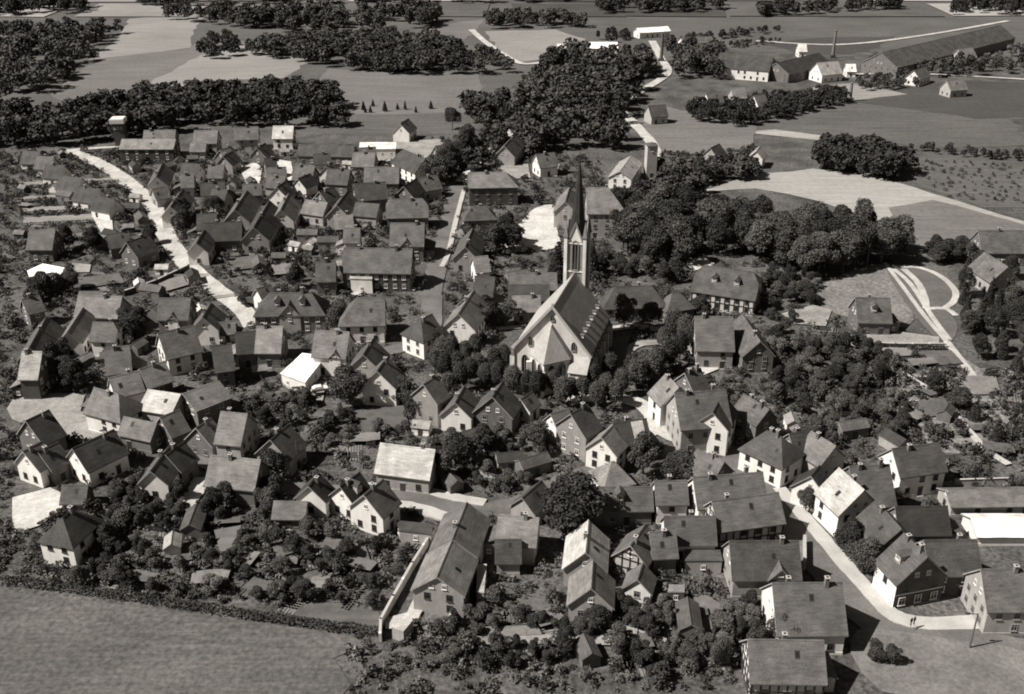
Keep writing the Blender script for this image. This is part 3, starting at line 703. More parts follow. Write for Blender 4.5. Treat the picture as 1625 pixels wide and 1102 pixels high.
 (1180,625,1221,650,5.8,4.9,'m','s','c=2','dark-roofed house in the trees behind the tall white gable'),
 (1217,683,1240,693,7.8,5.4,'m','w','hh c=2','hipped house with white side wall on the main street'),
 (1287,684,1327,708,7.1,4.5,'l','g','c=1','pale diagonal roof behind the hipped white house'),
 (1252,688,1284,683,6.8,4.5,'d','s','c=1','dark roof joining the hipped white house to the pale diagonal roof'),
 (905,657,933,641,8.0,6.3,'m','r','c=1','tall grey brick gable with rows of white windows facing the viewer'),
 (954,694,972,675,6.8,5.0,'l','w','c=0','white gable wall behind the pale pyramid roof'),
 (970,733,975,732,6.8,3.1,'l','w','hh c=0 n','low pyramid-roofed pavilion in front of the white gable wall'),
 (972,672,1026,664,6.8,4.9,'d','s','c=1 panel','dark roof with light metal panel behind the leafy chestnut'),
 (1106,712,1150,733,7.6,4.7,'m','s','c=1','grey diagonal roof below the tall white gable'),
 (1099,757,1211,749,8.1,5.4,'m','w','c=2','very large dark roof with bright white gable end on the main street'),
 (1129,795,1236,781,7.6,5.0,'m','t','tf c=1','large half-timbered house with white gable at the street shadow'),
 (929,773,1036,772,6.0,3.8,'m','s','d=1 c=0','long low dark row beside the big round tree'),
 (1038,763,1091,762,6.0,5.2,'m','w','c=1','white two-storey row house at the end of the long low row'),
 (1053,819,1136,819,6.8,4.0,'m','w','c=1','grey roof with white window band behind the courtyard'),
 (1030,844,1073,842,6.2,4.1,'m','s','c=1','square grey roof in front of the white window band'),
 (1024,832,1000,866,6.1,4.1,'m','t','tf c=1','narrow half-timbered house squeezed between two courtyards'),
 (1020,895,1012,918,4.6,2.7,'l','w','c=0','tiny white shed in the bottom gardens'),
 (934,825,929,877,7.2,4.1,'p','g','c=1','bright sunlit slope, upper half of the paired barns'),
 (941,889,938,934,7.2,3.6,'l','g','c=0','lower half of the paired barns above the bottom gardens'),
 (790,816,856,822,6.9,4.5,'l','g','c=1','pale square roof beside the long diagonal barn'),
 (785,856,828,856,5.3,3.2,'m','g','c=0','darker lean-to in front of the pale square roof'),
 (741,797,718,856,8.2,4.7,'l','g','c=1 r=.37 noext','upper section of the long diagonal barn with light gable'),
 (717,858,693,916,8.6,5.0,'l','g','c=0 r=.37 noext','lower section of the long diagonal barn with light front gable'),
 (860,762,828,790,5.3,3.1,'m','g','c=0','small grey shed with open front next to the big round tree'),
 (880,655,896,650,6.1,3.6,'l','w','c=0','low pale house behind the tall grey brick gable'),
 (828,632,842,622,4.6,3.3,'m','w','c=0','tiny white annex beside the grey gable house below the church'),
 (1157,858,1268,858,8.8,4.5,'m','g','G gw=t gx=.2 c=1','large grey roof with timbered centre gable at the shadowed street corner'),
 (1225,925,1337,924,11.0,4.5,'m','w','c=2 noext','broad mottled roof with white gable end by the street corner'),
 (1186,1014,1308,1016,8.4,4.1,'m','t','tf c=1','dark roof with chequered timber gable at the bottom edge'),
 (1434,846,1473,884,9.3,5.6,'m','w','d=1 c=2 clad','three-storey corner house with long white front and grey gable'),
 (1331,742,1372,778,8.9,5.4,'p','w','c=1','light diamond roof with white windowed front on the main street'),
 (1290,752,1298,742,6.8,4.5,'d','w','c=0','small white-fronted house before the light diamond roof'),
 (1347,740,1412,737,10.7,4.9,'m','s','c=2','dark broad roof behind the light diamond roof'),
 (1390,793,1431,840,8.8,4.7,'m','s','c=1','dark grey diagonal roof next to the corner house'),
 (1415,712,1491,702,7.8,5.4,'m','w','c=1','isolated grey roof with bright gable edge near the allotments'),
 (1420,804,1504,803,6.8,4.0,'d','s','c=0','low dark shed roof behind the diagonal grey roof'),
 (1466,857,1551,856,8.0,4.9,'m','b','c=1','plain grey roof behind the three-storey corner house'),
 (1556,903,1630,903,9.0,5.4,'m','g','c=1','light-walled house cut by the margin at the road junction'),
 (1357,472,1413,473,9.5,4.0,'m','s','d=1 c=1','square bungalow with grey roof beside the park paths'),
 (1552,366,1625,366,10.2,4.6,'m','s','c=1','grey roof at the margin above the park trees'),
 (1562,400,1600,424,8.5,4.4,'l','g','c=1','pale roof at the margin below the grey roof by the park'),
 (1540,822,1640,822,6.8,2.3,'w','w','r=.22 c=0 n','bright white greenhouse roof at the margin'),
 (1500,778,1640,776,6.1,2.5,'l','g','r=.25 c=0','striped long shed behind the bright greenhouse'),
 (930,298,966,298,12.9,9.0,'l','g','hB c=1','three-storey building with rows of dark windows behind the spire'),
 (904,297,897,320,7.5,6.0,'l','g','c=0 noext','pale-roofed annex left of the spire'),
 (1002,247,984,272,8.5,5.0,'p','w','r=.3 c=0','pale low hall beside the light transformer tower'),
 (99,821,114,808,6.8,5.2,'m','w','hh c=1 noext','white two-storey villa with hipped roof above the stubble field'),
 (98,770,140,770,4.6,2.5,'m','s','c=0','low lean-to in front of the white triangular gable'),
 # --- far distance, upper right
 (1143,84,1228,90,20.2,6.0,'d','w','r=.3 c=0 name=factory_hall','dark factory hall with long white wall at the brickworks'),
 (1232,100,1300,84,16.6,5.0,'d','s','r=.3 c=0 name=factory_hall','dark low kiln shed beside the white-walled factory hall'),
 (1398,84,1588,40,22.1,6.0,'m','s','r=.3 c=0 name=factory_hall','very long dark drying hall with bright white eave running to the margin'),
 (1296,100,1330,97,11.0,4.5,'p','w','c=0','bright white house at the foot of the brickworks'),
 (1342,102,1358,102,6.4,3.5,'w','w','c=0','small white cube-like house beside the bright white brickworks house'),
 (1266,70,1280,70,7.4,4.0,'w','w','c=0','lone white hut on the brickworks meadow'),
 (935,67,980,67,11.0,4.0,'w','w','r=.25 c=0','long white-roofed shed behind the tall far trees'),
 (884,70,908,70,8.3,3.5,'w','w','r=.25 c=0','short white-roofed shed behind the tall far trees'),
 (1127,235,1142,228,8.3,4.5,'m','g','c=0','dark far gable peeping over the hedge below the meadow'),
 (1200,240,1206,232,5.5,4.5,'p','w','c=0','bright white gable among bushes left of the meadow path'),
 (1120,148,1145,146,8.3,4.0,'m','w','c=0',FARL,FARH), (1160,140,1182,139,8.3,4.0,'l','g','c=0',FARL,FARH), (1196,152,1214,150,8.3,4.0,'l','w','c=0',FARL,FARH),
 (1450,112,1468,106,8.3,4.0,'l','w','c=0',FARL,FARH), (1520,78,1544,76,9.2,4.5,'l','g','c=0',FARL,FARH), (1502,128,1530,126,8.3,4.0,'l','g','c=0',FARL,FARH),
 (1422,90,1440,88,7.4,4.0,'w','w','c=0',FARL,FARH),
 (1028,168,1056,166,8.3,4.0,'m','g','c=0','grey far house in the clearing between the tall trees'),
 (1080,60,1130,58,9.2,4.0,'l','w','r=.3 c=0','pale far shed on the sandy brickworks road'),
 (1010,45,1060,42,9.2,4.0,'w','w','r=.25 c=0','bright far shed at the top of the brickworks road'),
 (800,232,818,212,8.3,4.2,'m','g','c=1','grey house in the tree shade behind the school'),
 (690,232,716,228,8.3,4.2,'m','s','c=1','shaded house under the tall trees above the school street'),
 (850,245,880,242,8.3,4.2,'m','w','c=1','half-hidden house under the tall central wood'),
 (750,362,738,392,7.6,4.6,'m','g','c=1','small gabled house on the street opposite the stacked grey pair'),
 (752,408,772,406,6.8,4.2,'l','w','c=0','small light shed at the foot of the sandy pit'),
]
for h in HOUSES: house(*h)
flat_building([(572, 226), (628, 226), (627, 236), (571, 237)], 3.5, ROOF['w'], WALL['w'], 'white flat-roofed hall before the far meadow', 'hall')
flat_building([(44, 430), (68, 419), (104, 426), (88, 442), (52, 452)], 3.6, ROOF['w'], WALL['g'], 'glaring white flat-roofed hall near the margin', 'hall')
flat_building([(446, 592), (480, 561), (516, 566), (484, 606)], 3.4, ROOF['w'], WALL['w'], 'glaring white flat extension beside the white house with pale roof', 'extension')
flat_building([(555, 430), (590, 431), (590, 443), (556, 442)], 4.5, ROOF['p'], WALL['w'], 'white flat-topped annex under the long dark barn', 'annex')
flat_building([(1088, 873), (1142, 873), (1146, 890), (1088, 890)], 2.8, ROOF['m'], WALL['g'], 'low flat grey shed below the white window band')
flat_building([(1062, 928), (1086, 928), (1086, 940), (1060, 940)], 2.5, ROOF['l'], WALL['s'], 'small flat garden shed among the bottom trees')
flat_building([(622, 995), (645, 978), (655, 984), (640, 1002)], 2.4, ROOF['p'], WALL['g'], 'pale flat shed at the foot of the white garden wall')
flat_building([(630, 826), (686, 832), (684, 848), (634, 842)], 2.6, ROOF['m'], WALL['g'], 'flat grey garage between the white gable house and the garden wall', 'garage')
flat_building([(758, 896), (772, 896), (768, 940), (756, 938)], 3.0, ROOF['p'], WALL['g'], 'narrow pale shed beside the long diagonal barn')
flat_building([(1428, 94), (1600, 58), (1600, 64), (1434, 99)], 4.0, ROOF['w'], WALL['w'], 'bright white loading canopy along the very long drying hall', 'canopy')
# ================================================================== CHURCH
def lancet(w, h, fr, depth=.25):
    b = MB(); k = 7; out = [(-w / 2, 0), (w / 2, 0)]
    for i in range(k + 1):
        t = i / k; out.append((w / 2 * (1 - t ** 1.6), h - w * 1.1 + w * 1.1 * math.sin(t * math.pi / 2)))
    for i in range(k - 1, -1, -1):
        t = i / k; out.append((-w / 2 * (1 - t ** 1.6), h - w * 1.1 + w * 1.1 * math.sin(t * math.pi / 2)))
    b.poly([(x, -.03, z) for x, z in out], 1)
    n_ = len(out); big = [(x * 1.32, -.12 + (z - h * .45) * 1.06 + h * .45) for x, z in out]
    for i in range(n_):
        j = (i + 1) % n_; a, c, d, e = out[i], out[j], big[j], big[i]
        b.poly([(a[0], -.03, a[1]), (c[0], -.03, c[1]), (c[0], -depth, c[1]), (a[0], -depth, a[1])], 0)
        b.poly([(a[0], -depth, a[1]), (c[0], -depth, c[1]), (d[0], -depth, d[1]), (e[0], -depth, e[1])], 0)
        b.poly([(e[0], -depth, e[1]), (d[0], -depth, d[1]), (d[0], 0, d[1]), (e[0], 0, e[1])], 0)
    b.box((0, -.08, h * .42), (.12, .1, h * .84), 0)
    return b.mesh('lancet_window', M_STONED, M_PANE)
cf, cb = at(877, 488, 20), at(912, 432, 20)
cu = (cb - cf); cu.z = 0; CL = cu.length; cu.normalize(); cc = (cf + cb) / 2; cc.z = 0
CH = put('church', None, loc=cc, rz=math.atan2(cu.y, cu.x), label='large stone church with steep nave roof and slender dark spire at the village centre', cat='church')
CW, CE, CR = 18.2, 9.0, 20.0
RECTS.append((cc.x, cc.y, cu.x, cu.y, CL / 2 + 7, CW / 2 + 1.5))
wall_mesh(CL, CW, CE, CR, '', '').build('nave_wall', M_STONE, CH)
nr = roof_mesh(CL, CW, CE, CR, '', '', .3, .3).build('nave_roof', [M_CHROOF, M_CONC, M_GUTTER], CH)
for i in range(6):                                         # little roof hatches low on the slope
    xx = -CL * .40 + CL * .78 * i / 5; yy = -CW * .36; zz = CE + (CW / 2 - CW * .36) * (CR - CE) / (CW / 2)
    b = MB(); b.box((xx, yy - .1, zz + .35), (.75, .9, .75), 0); b.box((xx, yy - .05, zz + .78), (1.0, 1.2, .1), 1); b.build('roof_hatch', [M_FRAME, M_GUTTER], nr)
LAN, LANS = lancet(1.5, 5.2, M_STONED), lancet(.85, 2.2, M_STONED)
for s in (-1, 1):
    for i in range(6):
        xx = -CL / 2 + CL * (i + .0) / 5
        b = MB(); y0 = s * CW / 2
        b.box((xx, y0 + s * .55, 3.2), (.8, 1.1, 6.4), 0)
        b.raw([(xx - .4, y0, 8.2), (xx + .4, y0, 8.2), (xx - .4, y0 + s * 1.1, 6.4), (xx + .4, y0 + s * 1.1, 6.4), (xx - .4, y0, 6.4), (xx + .4, y0, 6.4)],
              [(0, 1, 3, 2), (0, 2, 4), (1, 5, 3)], 1); b.build('buttress', [M_STONE, M_STONED], CH)
        if i < 5: put('lancet_window', LAN, CH, (xx + CL / 10, s * CW / 2, 2.4), 0 if s < 0 else R(180))
# east gable: coping, openings
b = MB(); x0 = -CL / 2 - .32
for s in (-1, 1):
    a = Vector((x0, s * (CW / 2 + .5), CE - .5)); c = Vector((x0, 0, CR + .35)); b.bar(a, c, .62)
b.box((x0, 0, CR + .7), (.5, .5, 1.0)); b.build('gable_coping', M_CONC, CH)
for y, z in ((5.2, 9.6), (-5.2, 9.6)): put('lancet_window', LANS, CH, (-CL / 2, y, z), R(-90))
put('lancet_window', lancet(.8, 1.4, M_STONED), CH, (-CL / 2, 0, 16.6), R(-90))
for y in (6.6, -6.9): put('lancet_window', lancet(1.3, 4.6, M_STONED), CH, (-CL / 2, y, 2.4), R(-90))
# choir: five sides of an octagon with its own steep roof
cr, cx = 4.7, -CL / 2; pts = [(cx, cr), (cx - 1.6, cr), (cx - 6.2, .3), (cx - 1.8, -cr), (cx, -cr)]
b = MB(); 
for i in range(4): a, c = pts[i], pts[i + 1]; b.poly([(a[0], a[1], 0), (c[0], c[1], 0), (c[0], c[1], 8.3), (a[0], a[1], 8.3)])
ch = b.build('choir_wall', M_STONE, CH)
for i in (1, 2):
    a, c = Vector(pts[i] + (0,)), Vector(pts[i + 1] + (0,)); d = c - a
    for t in (.28, .72): put('lancet_window', LAN, ch, (a + d * t + Vector((0, 0, 2.3))), math.atan2(d.y, d.x))
b = MB(); k = 1.07; ap = (cx + .3, 0, 15.9); e = [(cx + (x - cx) * k, y * k, 8.2) for x, y in pts]; rp = (cx - 1.2, 0, 15.6)
b.poly([e[0], e[1], rp, ap]); b.poly([e[3], e[4], ap, rp])
for i in (1, 2): b.poly([e[i], e[i + 1], rp])
for i in range(4): p, q = e[i], e[i + 1]; b.poly([p, q, (q[0], q[1], 7.9), (p[0], p[1], 7.9)])
b.build('choir_roof', M_CHROOF, CH)
for i in (1, 2, 3):
    p = Vector(pts[i] + (0,)); d = (p - Vector((cx, 0, 0))).normalized(); b = MB(); b.box(p + d * .45 + Vector((0, 0, 3.1)), (1.1, .75, 6.2), 0, math.atan2(d.y, d.x)); b.build('buttress', M_STONE, CH)
b = MB(); b.box((cx - 1.9, -7.0, 2.9), (3.8, 4.2, 5.8)); sa = b.build('sacristy', M_STONE, CH)
b = MB(); b.poly([(cx - 4.2, -4.8, 5.7), (cx - 4.2, -9.4, 5.7), (cx, -9.4, 8.2), (cx, -4.8, 8.2)][::-1]); b.poly([(cx - 4.2, -9.4, 5.7), (cx, -9.4, 5.7), (cx, -9.4, 8.2)]); b.poly([(cx - 4.2, -4.8, 5.7), (cx, -4.8, 8.2), (cx, -4.8, 5.7)])
b.build('sacristy_roof', M_CHROOF, CH); put('window', WIN['w'], sa, (cx - 3.8, -7.0, 2.2), R(-90))
# tower, gables, pinnacles, spire
tw, tx = 4.7, CL / 2 + 2.3; T0 = 28.0
b = MB(); b.box((tx, 0, T0 / 2), (tw, tw, T0)); 
for z in (9, 20.2, 27.6): b.box((tx, 0, z), (tw + .35, tw + .35, .35), 1)
tower = b.build('tower', [M_STONED, M_STONE], CH)  # wall coloured darker to paint in shade between the sunlit corner buttresses
for sx in (-1, 1):
    for sy in (-1, 1):
        px_, py_ = tx + sx * (tw / 2 + .05), sy * (tw / 2 + .05)
        b = MB(); b.box((px_, py_, 14.6), (.8, .8, 29.2), 0); b.box((px_, py_, 29.4), (1.2, 1.2, .4), 1)
        b.raw([(px_ - .5, py_ - .5, 29.6), (px_ + .5, py_ - .5, 29.6), (px_ + .5, py_ + .5, 29.6), (px_ - .5, py_ + .5, 29.6), (px_, py_, 33.6)], [(0, 1, 4), (1, 2, 4), (2, 3, 4), (3, 0, 4)], 1)
        b.build('pinnacle', [M_STONE, M_STONED], tower)
BEL = lancet(1.35, 7.6, M_STONED)
for ang in (0, 90, 180, 270):
    a = R(ang); dx, dy = math.sin(a), -math.cos(a)
    put('belfry_window', BEL, tower, (tx + dx * tw / 2, dy * tw / 2, 20.7), a)
    ux, uy = -dy, dx
    b = MB(); h0 = 28.0
    P = lambda s, z, o: (tx + dx * (tw / 2 + o) + ux * s, dy * (tw / 2 + o) + uy * s, z)
    b.poly([P(-1.9, h0, .1), P(1.9, h0, .1), P(0, h0 + 5.0, .1)], 0)
    b.bar(P(-1.9, h0, .12), P(0, h0 + 5.0, .12), .38, 1); b.bar(P(1.9, h0, .12), P(0, h0 + 5.0, .12), .38, 1)
    b.poly([P(-1.9, h0, .1), P(0, h0 + 5.0, .1), P(0, h0 + 5.0, -2.6), P(-1.0, h0, -1.8)], 2); b.poly([P(1.9, h0, .1), P(1.0, h0, -1.8), P(0, h0 + 5.0, -2.6), P(0, h0 + 5.0, .1)], 2)
    b.build('tower_gable', [M_STONE, M_STONED, M_SLATE], tower)
b = MB(); n_ = 8; r0 = 2.2
ring = lambda r, z: [(tx + r * math.cos(2 * math.pi * (i + .5) / n_), r * math.sin(2 * math.pi * (i + .5) / n_), z) for i in range(n_)]
prev = ring(r0, T0)
for r, z in ((1.7, 33), (1.2, 38), (.65, 43.5), (.1, 48.3)):
    cur = ring(r, z)
    for i in range(n_): j = (i + 1) % n_; b.poly([prev[i], prev[j], cur[j], cur[i]])
    prev = cur
sp_ = b.build('spire', M_SLATE, CH)
b = MB(); b.bar((tx, 0, 47.8), (tx, 0, 50), .16); b.bar((tx, -.6, 49.2), (tx, .6, 49.2), .16); b.box((tx, 0, 48.2), (.5, .5, .4)); b.build('cross', M_METAL, sp_)
put('door', BARNDOORM, CH, (-2, -CW / 2 - .02, 0), 0)

# ================================================================== TOWERS, CHIMNEYS, POLES, WALLS
p = at(194, 231); WT = put('water_tower', None, loc=p, rz=.1, label='square dark tower with overhanging white flat cap at the road end', cat='tower')
b = MB(); b.box((0, 0, 5), (4.6, 4.6, 10)); sh = b.build('shaft', WALL['b'], WT)
for i in (-1, 0, 1): put('window', WIN['s'], sh, (i * 1.3, -2.3, 7.6), 0)
b = MB(); b.box((0, 0, 10.9), (6.0, 6.0, 1.7)); b.box((0, 0, 11.9), (5.4, 5.4, .3)); b.build('cap', WALL['w'], WT)
p = at(1031, 281); TT = put('transformer_tower', None, loc=p, rz=.12, label='tall plain light-grey tower standing alone by the curving far road', cat='tower')
b = MB(); b.box((0, 0, 6.4), (4.0, 4.2, 12.8)); sh = b.build('shaft', M_CONC, TT); put('door', DOORM, sh, (0, -2.1, 0), 0); put('window', WIN['s'], sh, (0, -2.1, 10.6), 0)
b = MB(); b.raw([(-2.3, -2.4, 12.8), (2.3, -2.4, 12.8), (2.3, 2.4, 12.8), (-2.3, 2.4, 12.8), (0, 0, 13.9)], [(0, 1, 4), (1, 2, 4), (2, 3, 4), (3, 0, 4), (3, 2, 1, 0)]); b.build('roof', ROOF['m'], TT)
for (x, y, h, r, lb) in ((1321, 92, 16, 1.0, 'slim factory chimney beside the brickworks halls'), (1049, 98, 16, 1.1, 'factory chimney among the dark far trees'), (1348, 161, 9, 1.0, 'short dark stack standing alone on the meadow edge')):
    p = at(x, y); F_ = put('factory_chimney', None, loc=p, label=lb, cat='chimney')
    b = MB(); b.tube((0, 0, 1.6), (0, 0, h), r, r * .68, 12); b.tube((0, 0, h), (0, 0, h + .5), r * .85, r * .85, 12); b.build('stack', M_CHIM, F_)
    b = MB(); b.box((0, 0, .9), (r * 3, r * 3, 1.8)); b.build('base', WALL['b'], F_)
def pole(x, y, h, label, lamp=False):
    P = put('utility_pole', None, loc=at(x, y), label=label, cat='pole')
    b = MB(); b.tube((0, 0, 0), (0, 0, h), .17, .11, 8); b.build('mast', mat('pole_wood', .12, .2, 1, .2, 5), P)
    b = MB()
    if lamp: b.bar((0, 0, h - .2), (-1.5, 0, h + .1), .1); b.box((-1.6, 0, h), (.7, .3, .2))
    else:
        b.bar((-.8, 0, h - .5), (.8, 0, h - .5), .12)
        for i in (-.7, -.25, .25, .7): b.tube((i, 0, h - .45), (i, 0, h - .2), .06, .05, 6)
    b.build('lamp_arm' if lamp else 'cross_arm', M_METAL, P)
pole(474, 744, 6.6, 'wooden pole beside the dark-roofed house with grey gable')
pole(1538, 1030, 7.2, 'dark lamp pole at the road junction', True)
pole(612, 300, 7, 'thin pole behind the stacked grey houses'); pole(1375, 425, 7.5, 'pale thin pole at the edge of the wood by the park')
pole(905, 760, 6, 'pole in front of the low pyramid-roofed pavilion'); pole(1270, 150, 8, 'far pole in the hedged gardens below the brickworks')
def wall_line(pts, h, t, m, label, name='garden_wall', cat='wall'):
    P = [at(*p) for p in pts]; o = P[0].copy(); G_ = put(name, None, loc=o, label=label, cat=cat)
    b, c = MB(), MB()
    for i in range(len(P) - 1):
        a, d = P[i] - o, P[i + 1] - o; mid = (a + d) / 2; v = d - a; ang = math.atan2(v.y, v.x)
        b.box((mid.x, mid.y, h / 2), (v.length + t * .3, t, h), 0, ang); c.box((mid.x, mid.y, h + .05), (v.length + t * .5, t + .16, .1), 0, ang)
        k = max(1, int(v.length / 4))
        for j in range(k + 1): q = a + v * (j / k); b.box((q.x, q.y, h / 2 + .06), (t + .12, t + .12, h + .12), 0, ang)
    b.build('wall', m, G_); c.build('coping', M_CONC, G_); 
    return G_
wall_line([(689, 850), (655, 905), (625, 958), (605, 995), (604, 1018)], 1.7, .3, WALL['w'], 'white garden wall running down from the street to the hedge end')
wall_line([(720, 975), (707, 1012)], 1.7, .3, WALL['w'], 'short white wall beside the dark bottom garden')
wall_line([(198, 470), (250, 452), (300, 428)], 1.6, .35, WALL['b'], 'long dark wall running up to the pale diagonal road')
wall_line([(1275, 865), (1275, 905)], 2.0, .4, WALL['g'], 'grey wall stub at the shadowed street corner')
wall_line([(1345, 548), (1420, 552), (1500, 552)], 1.2, .3, WALL['w'], 'low white terrace wall below the bungalow')
wall_line([(1090, 818), (1140, 816)], 1.4, .3, WALL['w'], 'white yard wall behind the grey roof with window band')
wall_line([(1480, 772), (1600, 768)], 1.4, .25, WALL['g'], 'light fence wall beside the striped long shed')
wall_line([(845, 695), (880, 697)], 1.3, .25, WALL['g'], 'pale garden wall by the lane under the tall brick gable')

# ================================================================== VEHICLES AND A PASSER-BY
def car(x, y, ang, paint, label, van=False):
    C_ = put('parked_car', None, loc=at(x, y) + Vector((0, 0, .03 + LAY[0])), rz=ang, label=label, cat='car')
    prof = [(-2, .35), (2, .35), (2.02, .75), (1.9, .95), (.95, 1.02), (.45, 1.5 if not van else 1.85), (-1.0 if not van else -1.9, 1.52 if not van else 1.9), (-1.75 if not van else -2, 1.0), (-2.02, .8)]
    b = MB(); n_ = len(prof)
    for s in (-1, 1): q = [(x_, s * (.82 if z < 1.05 else .68), z) for x_, z in prof]; b.poly(q if s < 0 else q[::-1])
    for i in range(n_):
        a, c = prof[i], prof[(i + 1) % n_]; wa, wc = (.82 if a[1] < 1.05 else .68), (.82 if c[1] < 1.05 else .68)
        b.poly([(c[0], -wc, c[1]), (a[0], -wa, a[1]), (a[0], wa, a[1]), (c[0], wc, c[1])])
    b.build('body', paint, C_)
    for sx in (-1.25, 1.25):
        for sy in (-.8, .8):
            b = MB(); b.tube((sx, sy - .1, .33), (sx, sy + .1, .33), .33, .33, 12, 0); b.tube((sx, sy - .12, .33), (sx, sy + .12, .33), .16, .16, 8, 1); b.build('wheel', [M_METAL, M_FRAMED], C_)
    b = MB(); b.poly([(.92, -.62, 1.06), (.92, .62, 1.06), (.52, .56, 1.44), (.52, -.56, 1.44)]); b.build('windscreen', M_PANE, C_)
    for s in (-1, 1):
        b = MB(); q = [(.6, s * .80, 1.08), (-1.1, s * .80, 1.08), (-.9, s * .705, 1.42), (.42, s * .705, 1.42)]; b.poly(q if s > 0 else q[::-1]); b.build('side_window', M_PANE, C_)
        b = MB(); b.tube((1.98, s * .6, .72), (2.05, s * .6, .72), .11, .1, 8); b.build('headlight', M_FRAME, C_)
car(508, 628, .35, mat('paint_white', .72, .03, 1, .02, 4, .35), 'white car parked in front of the glaring white flat extension')
car(64, 629, .05, mat('paint_black', .02, .03, 1, .02, 4, .3), 'dark car parked before the shop house on the square')
car(386, 486, -.9, mat('paint_black', .02), 'dark car on the mouth of the pale diagonal road')
car(432, 641, -.4, mat('paint_dark', .08, .03, 1, .02, 4, .35), 'grey car on the light drive behind the bushy gardens')
def person(x, y, ang, label):
    P = put('person', None, loc=at(x, y) + Vector((0, 0, LAY[0] + .01)), rz=ang, label=label, cat='person')
    J = {'pel': (0, 0, .95), 'ch': (0, .02, 1.32), 'nk': (0, .02, 1.5), 'hd': (0, -.02, 1.66), 'tp': (0, -.01, 1.78)}
    E_ = [('pel', 'ch'), ('ch', 'nk'), ('nk', 'hd'), ('hd', 'tp')]
    rad = {'pel': .16, 'ch': .17, 'nk': .06, 'hd': .105, 'tp': .07}
    for s, k in ((-1, 'l'), (1, 'r')):
        J.update({k + 'sh': (s * .2, .02, 1.42), k + 'el': (s * .27, .02, 1.14), k + 'ha': (s * .25, -.12, .92), k + 'hip': (s * .1, 0, .9), k + 'kn': (s * .11, -.04 + .1 * s, .5), k + 'an': (s * .11, .04 + .16 * s, .08), k + 'to': (s * .11, -.1 + .16 * s, .05)})
        E_ += [('ch', k + 'sh'), (k + 'sh', k + 'el'), (k + 'el', k + 'ha'), ('pel', k + 'hip'), (k + 'hip', k + 'kn'), (k + 'kn', k + 'an'), (k + 'an', k + 'to')]
        rad.update({k + 'sh': .08, k + 'el': .055, k + 'ha': .045, k + 'hip': .1, k + 'kn': .07, k + 'an': .05, k + 'to': .045})
    ks = list(J); me = bpy.data.meshes.new('person'); me.from_pydata([J[k] for k in ks], [(ks.index(a), ks.index(b_)) for a, b_ in E_], [])
    me.materials.append(mat('dark_clothes', .03)); o = put('body', me, P)
    o.modifiers.new('skin', 'SKIN'); o.modifiers.new('sub', 'SUBSURF').render_levels = 1
    for i, k in enumerate(ks):
        v = me.skin_vertices[0].data[i]; v.radius = (rad[k], rad[k]); v.use_root = (k == 'pel')
person(1448, 1000, .6, 'dark-clothed person walking across the road junction')
person(1443, 1002, .6, 'second dark-clothed person beside the walker at the road junction')
# ================================================================== TREES AND PLANTS
def leaf_cloud(lobes, n, size, rng, flat=.55):
    """quads spread over the skins of several lobes: (cx,cy,cz,rx,ry,rz)"""
    lobes = np.array(lobes, float); area = lobes[:, 3] * lobes[:, 5]; pick = rng.choice(len(lobes), n, p=area / area.sum())
    d = rng.normal(size=(n, 3)); d /= np.linalg.norm(d, axis=1)[:, None]; d[:, 2] = np.where(d[:, 2] < -.55, -d[:, 2], d[:, 2])
    rad = (rng.uniform(.70, 1.04, n) + (rng.random(n) < .06) * .18)[:, None]; C_ = lobes[pick, :3] + d * lobes[pick, 3:] * rad
    keep = np.ones(n, bool)
    for l in lobes:
        q = ((C_ - l[:3]) / l[3:]); keep &= ~((q ** 2).sum(1) < .45)
    C_, d = C_[keep], d[keep]; m = len(C_)
    nn = d * flat + rng.normal(size=(m, 3)) * .45; nn[:, 2] += .15; nn /= np.linalg.norm(nn, axis=1)[:, None]
    t = rng.normal(size=(m, 3)); t -= nn * (t * nn).sum(1)[:, None]; t /= np.linalg.norm(t, axis=1)[:, None]; b_ = np.cross(nn, t)
    s = size * rng.uniform(.55, 1.25, m)[:, None]
    V = np.stack([C_ - t * s * .5 - b_ * s * .3, C_ + t * s * .5 - b_ * s * .35, C_ + t * s * .45 + b_ * s * .4, C_ - t * s * .5 + b_ * s * .3], 1).reshape(-1, 3)
    return V, np.arange(m * 4).reshape(-1, 4)
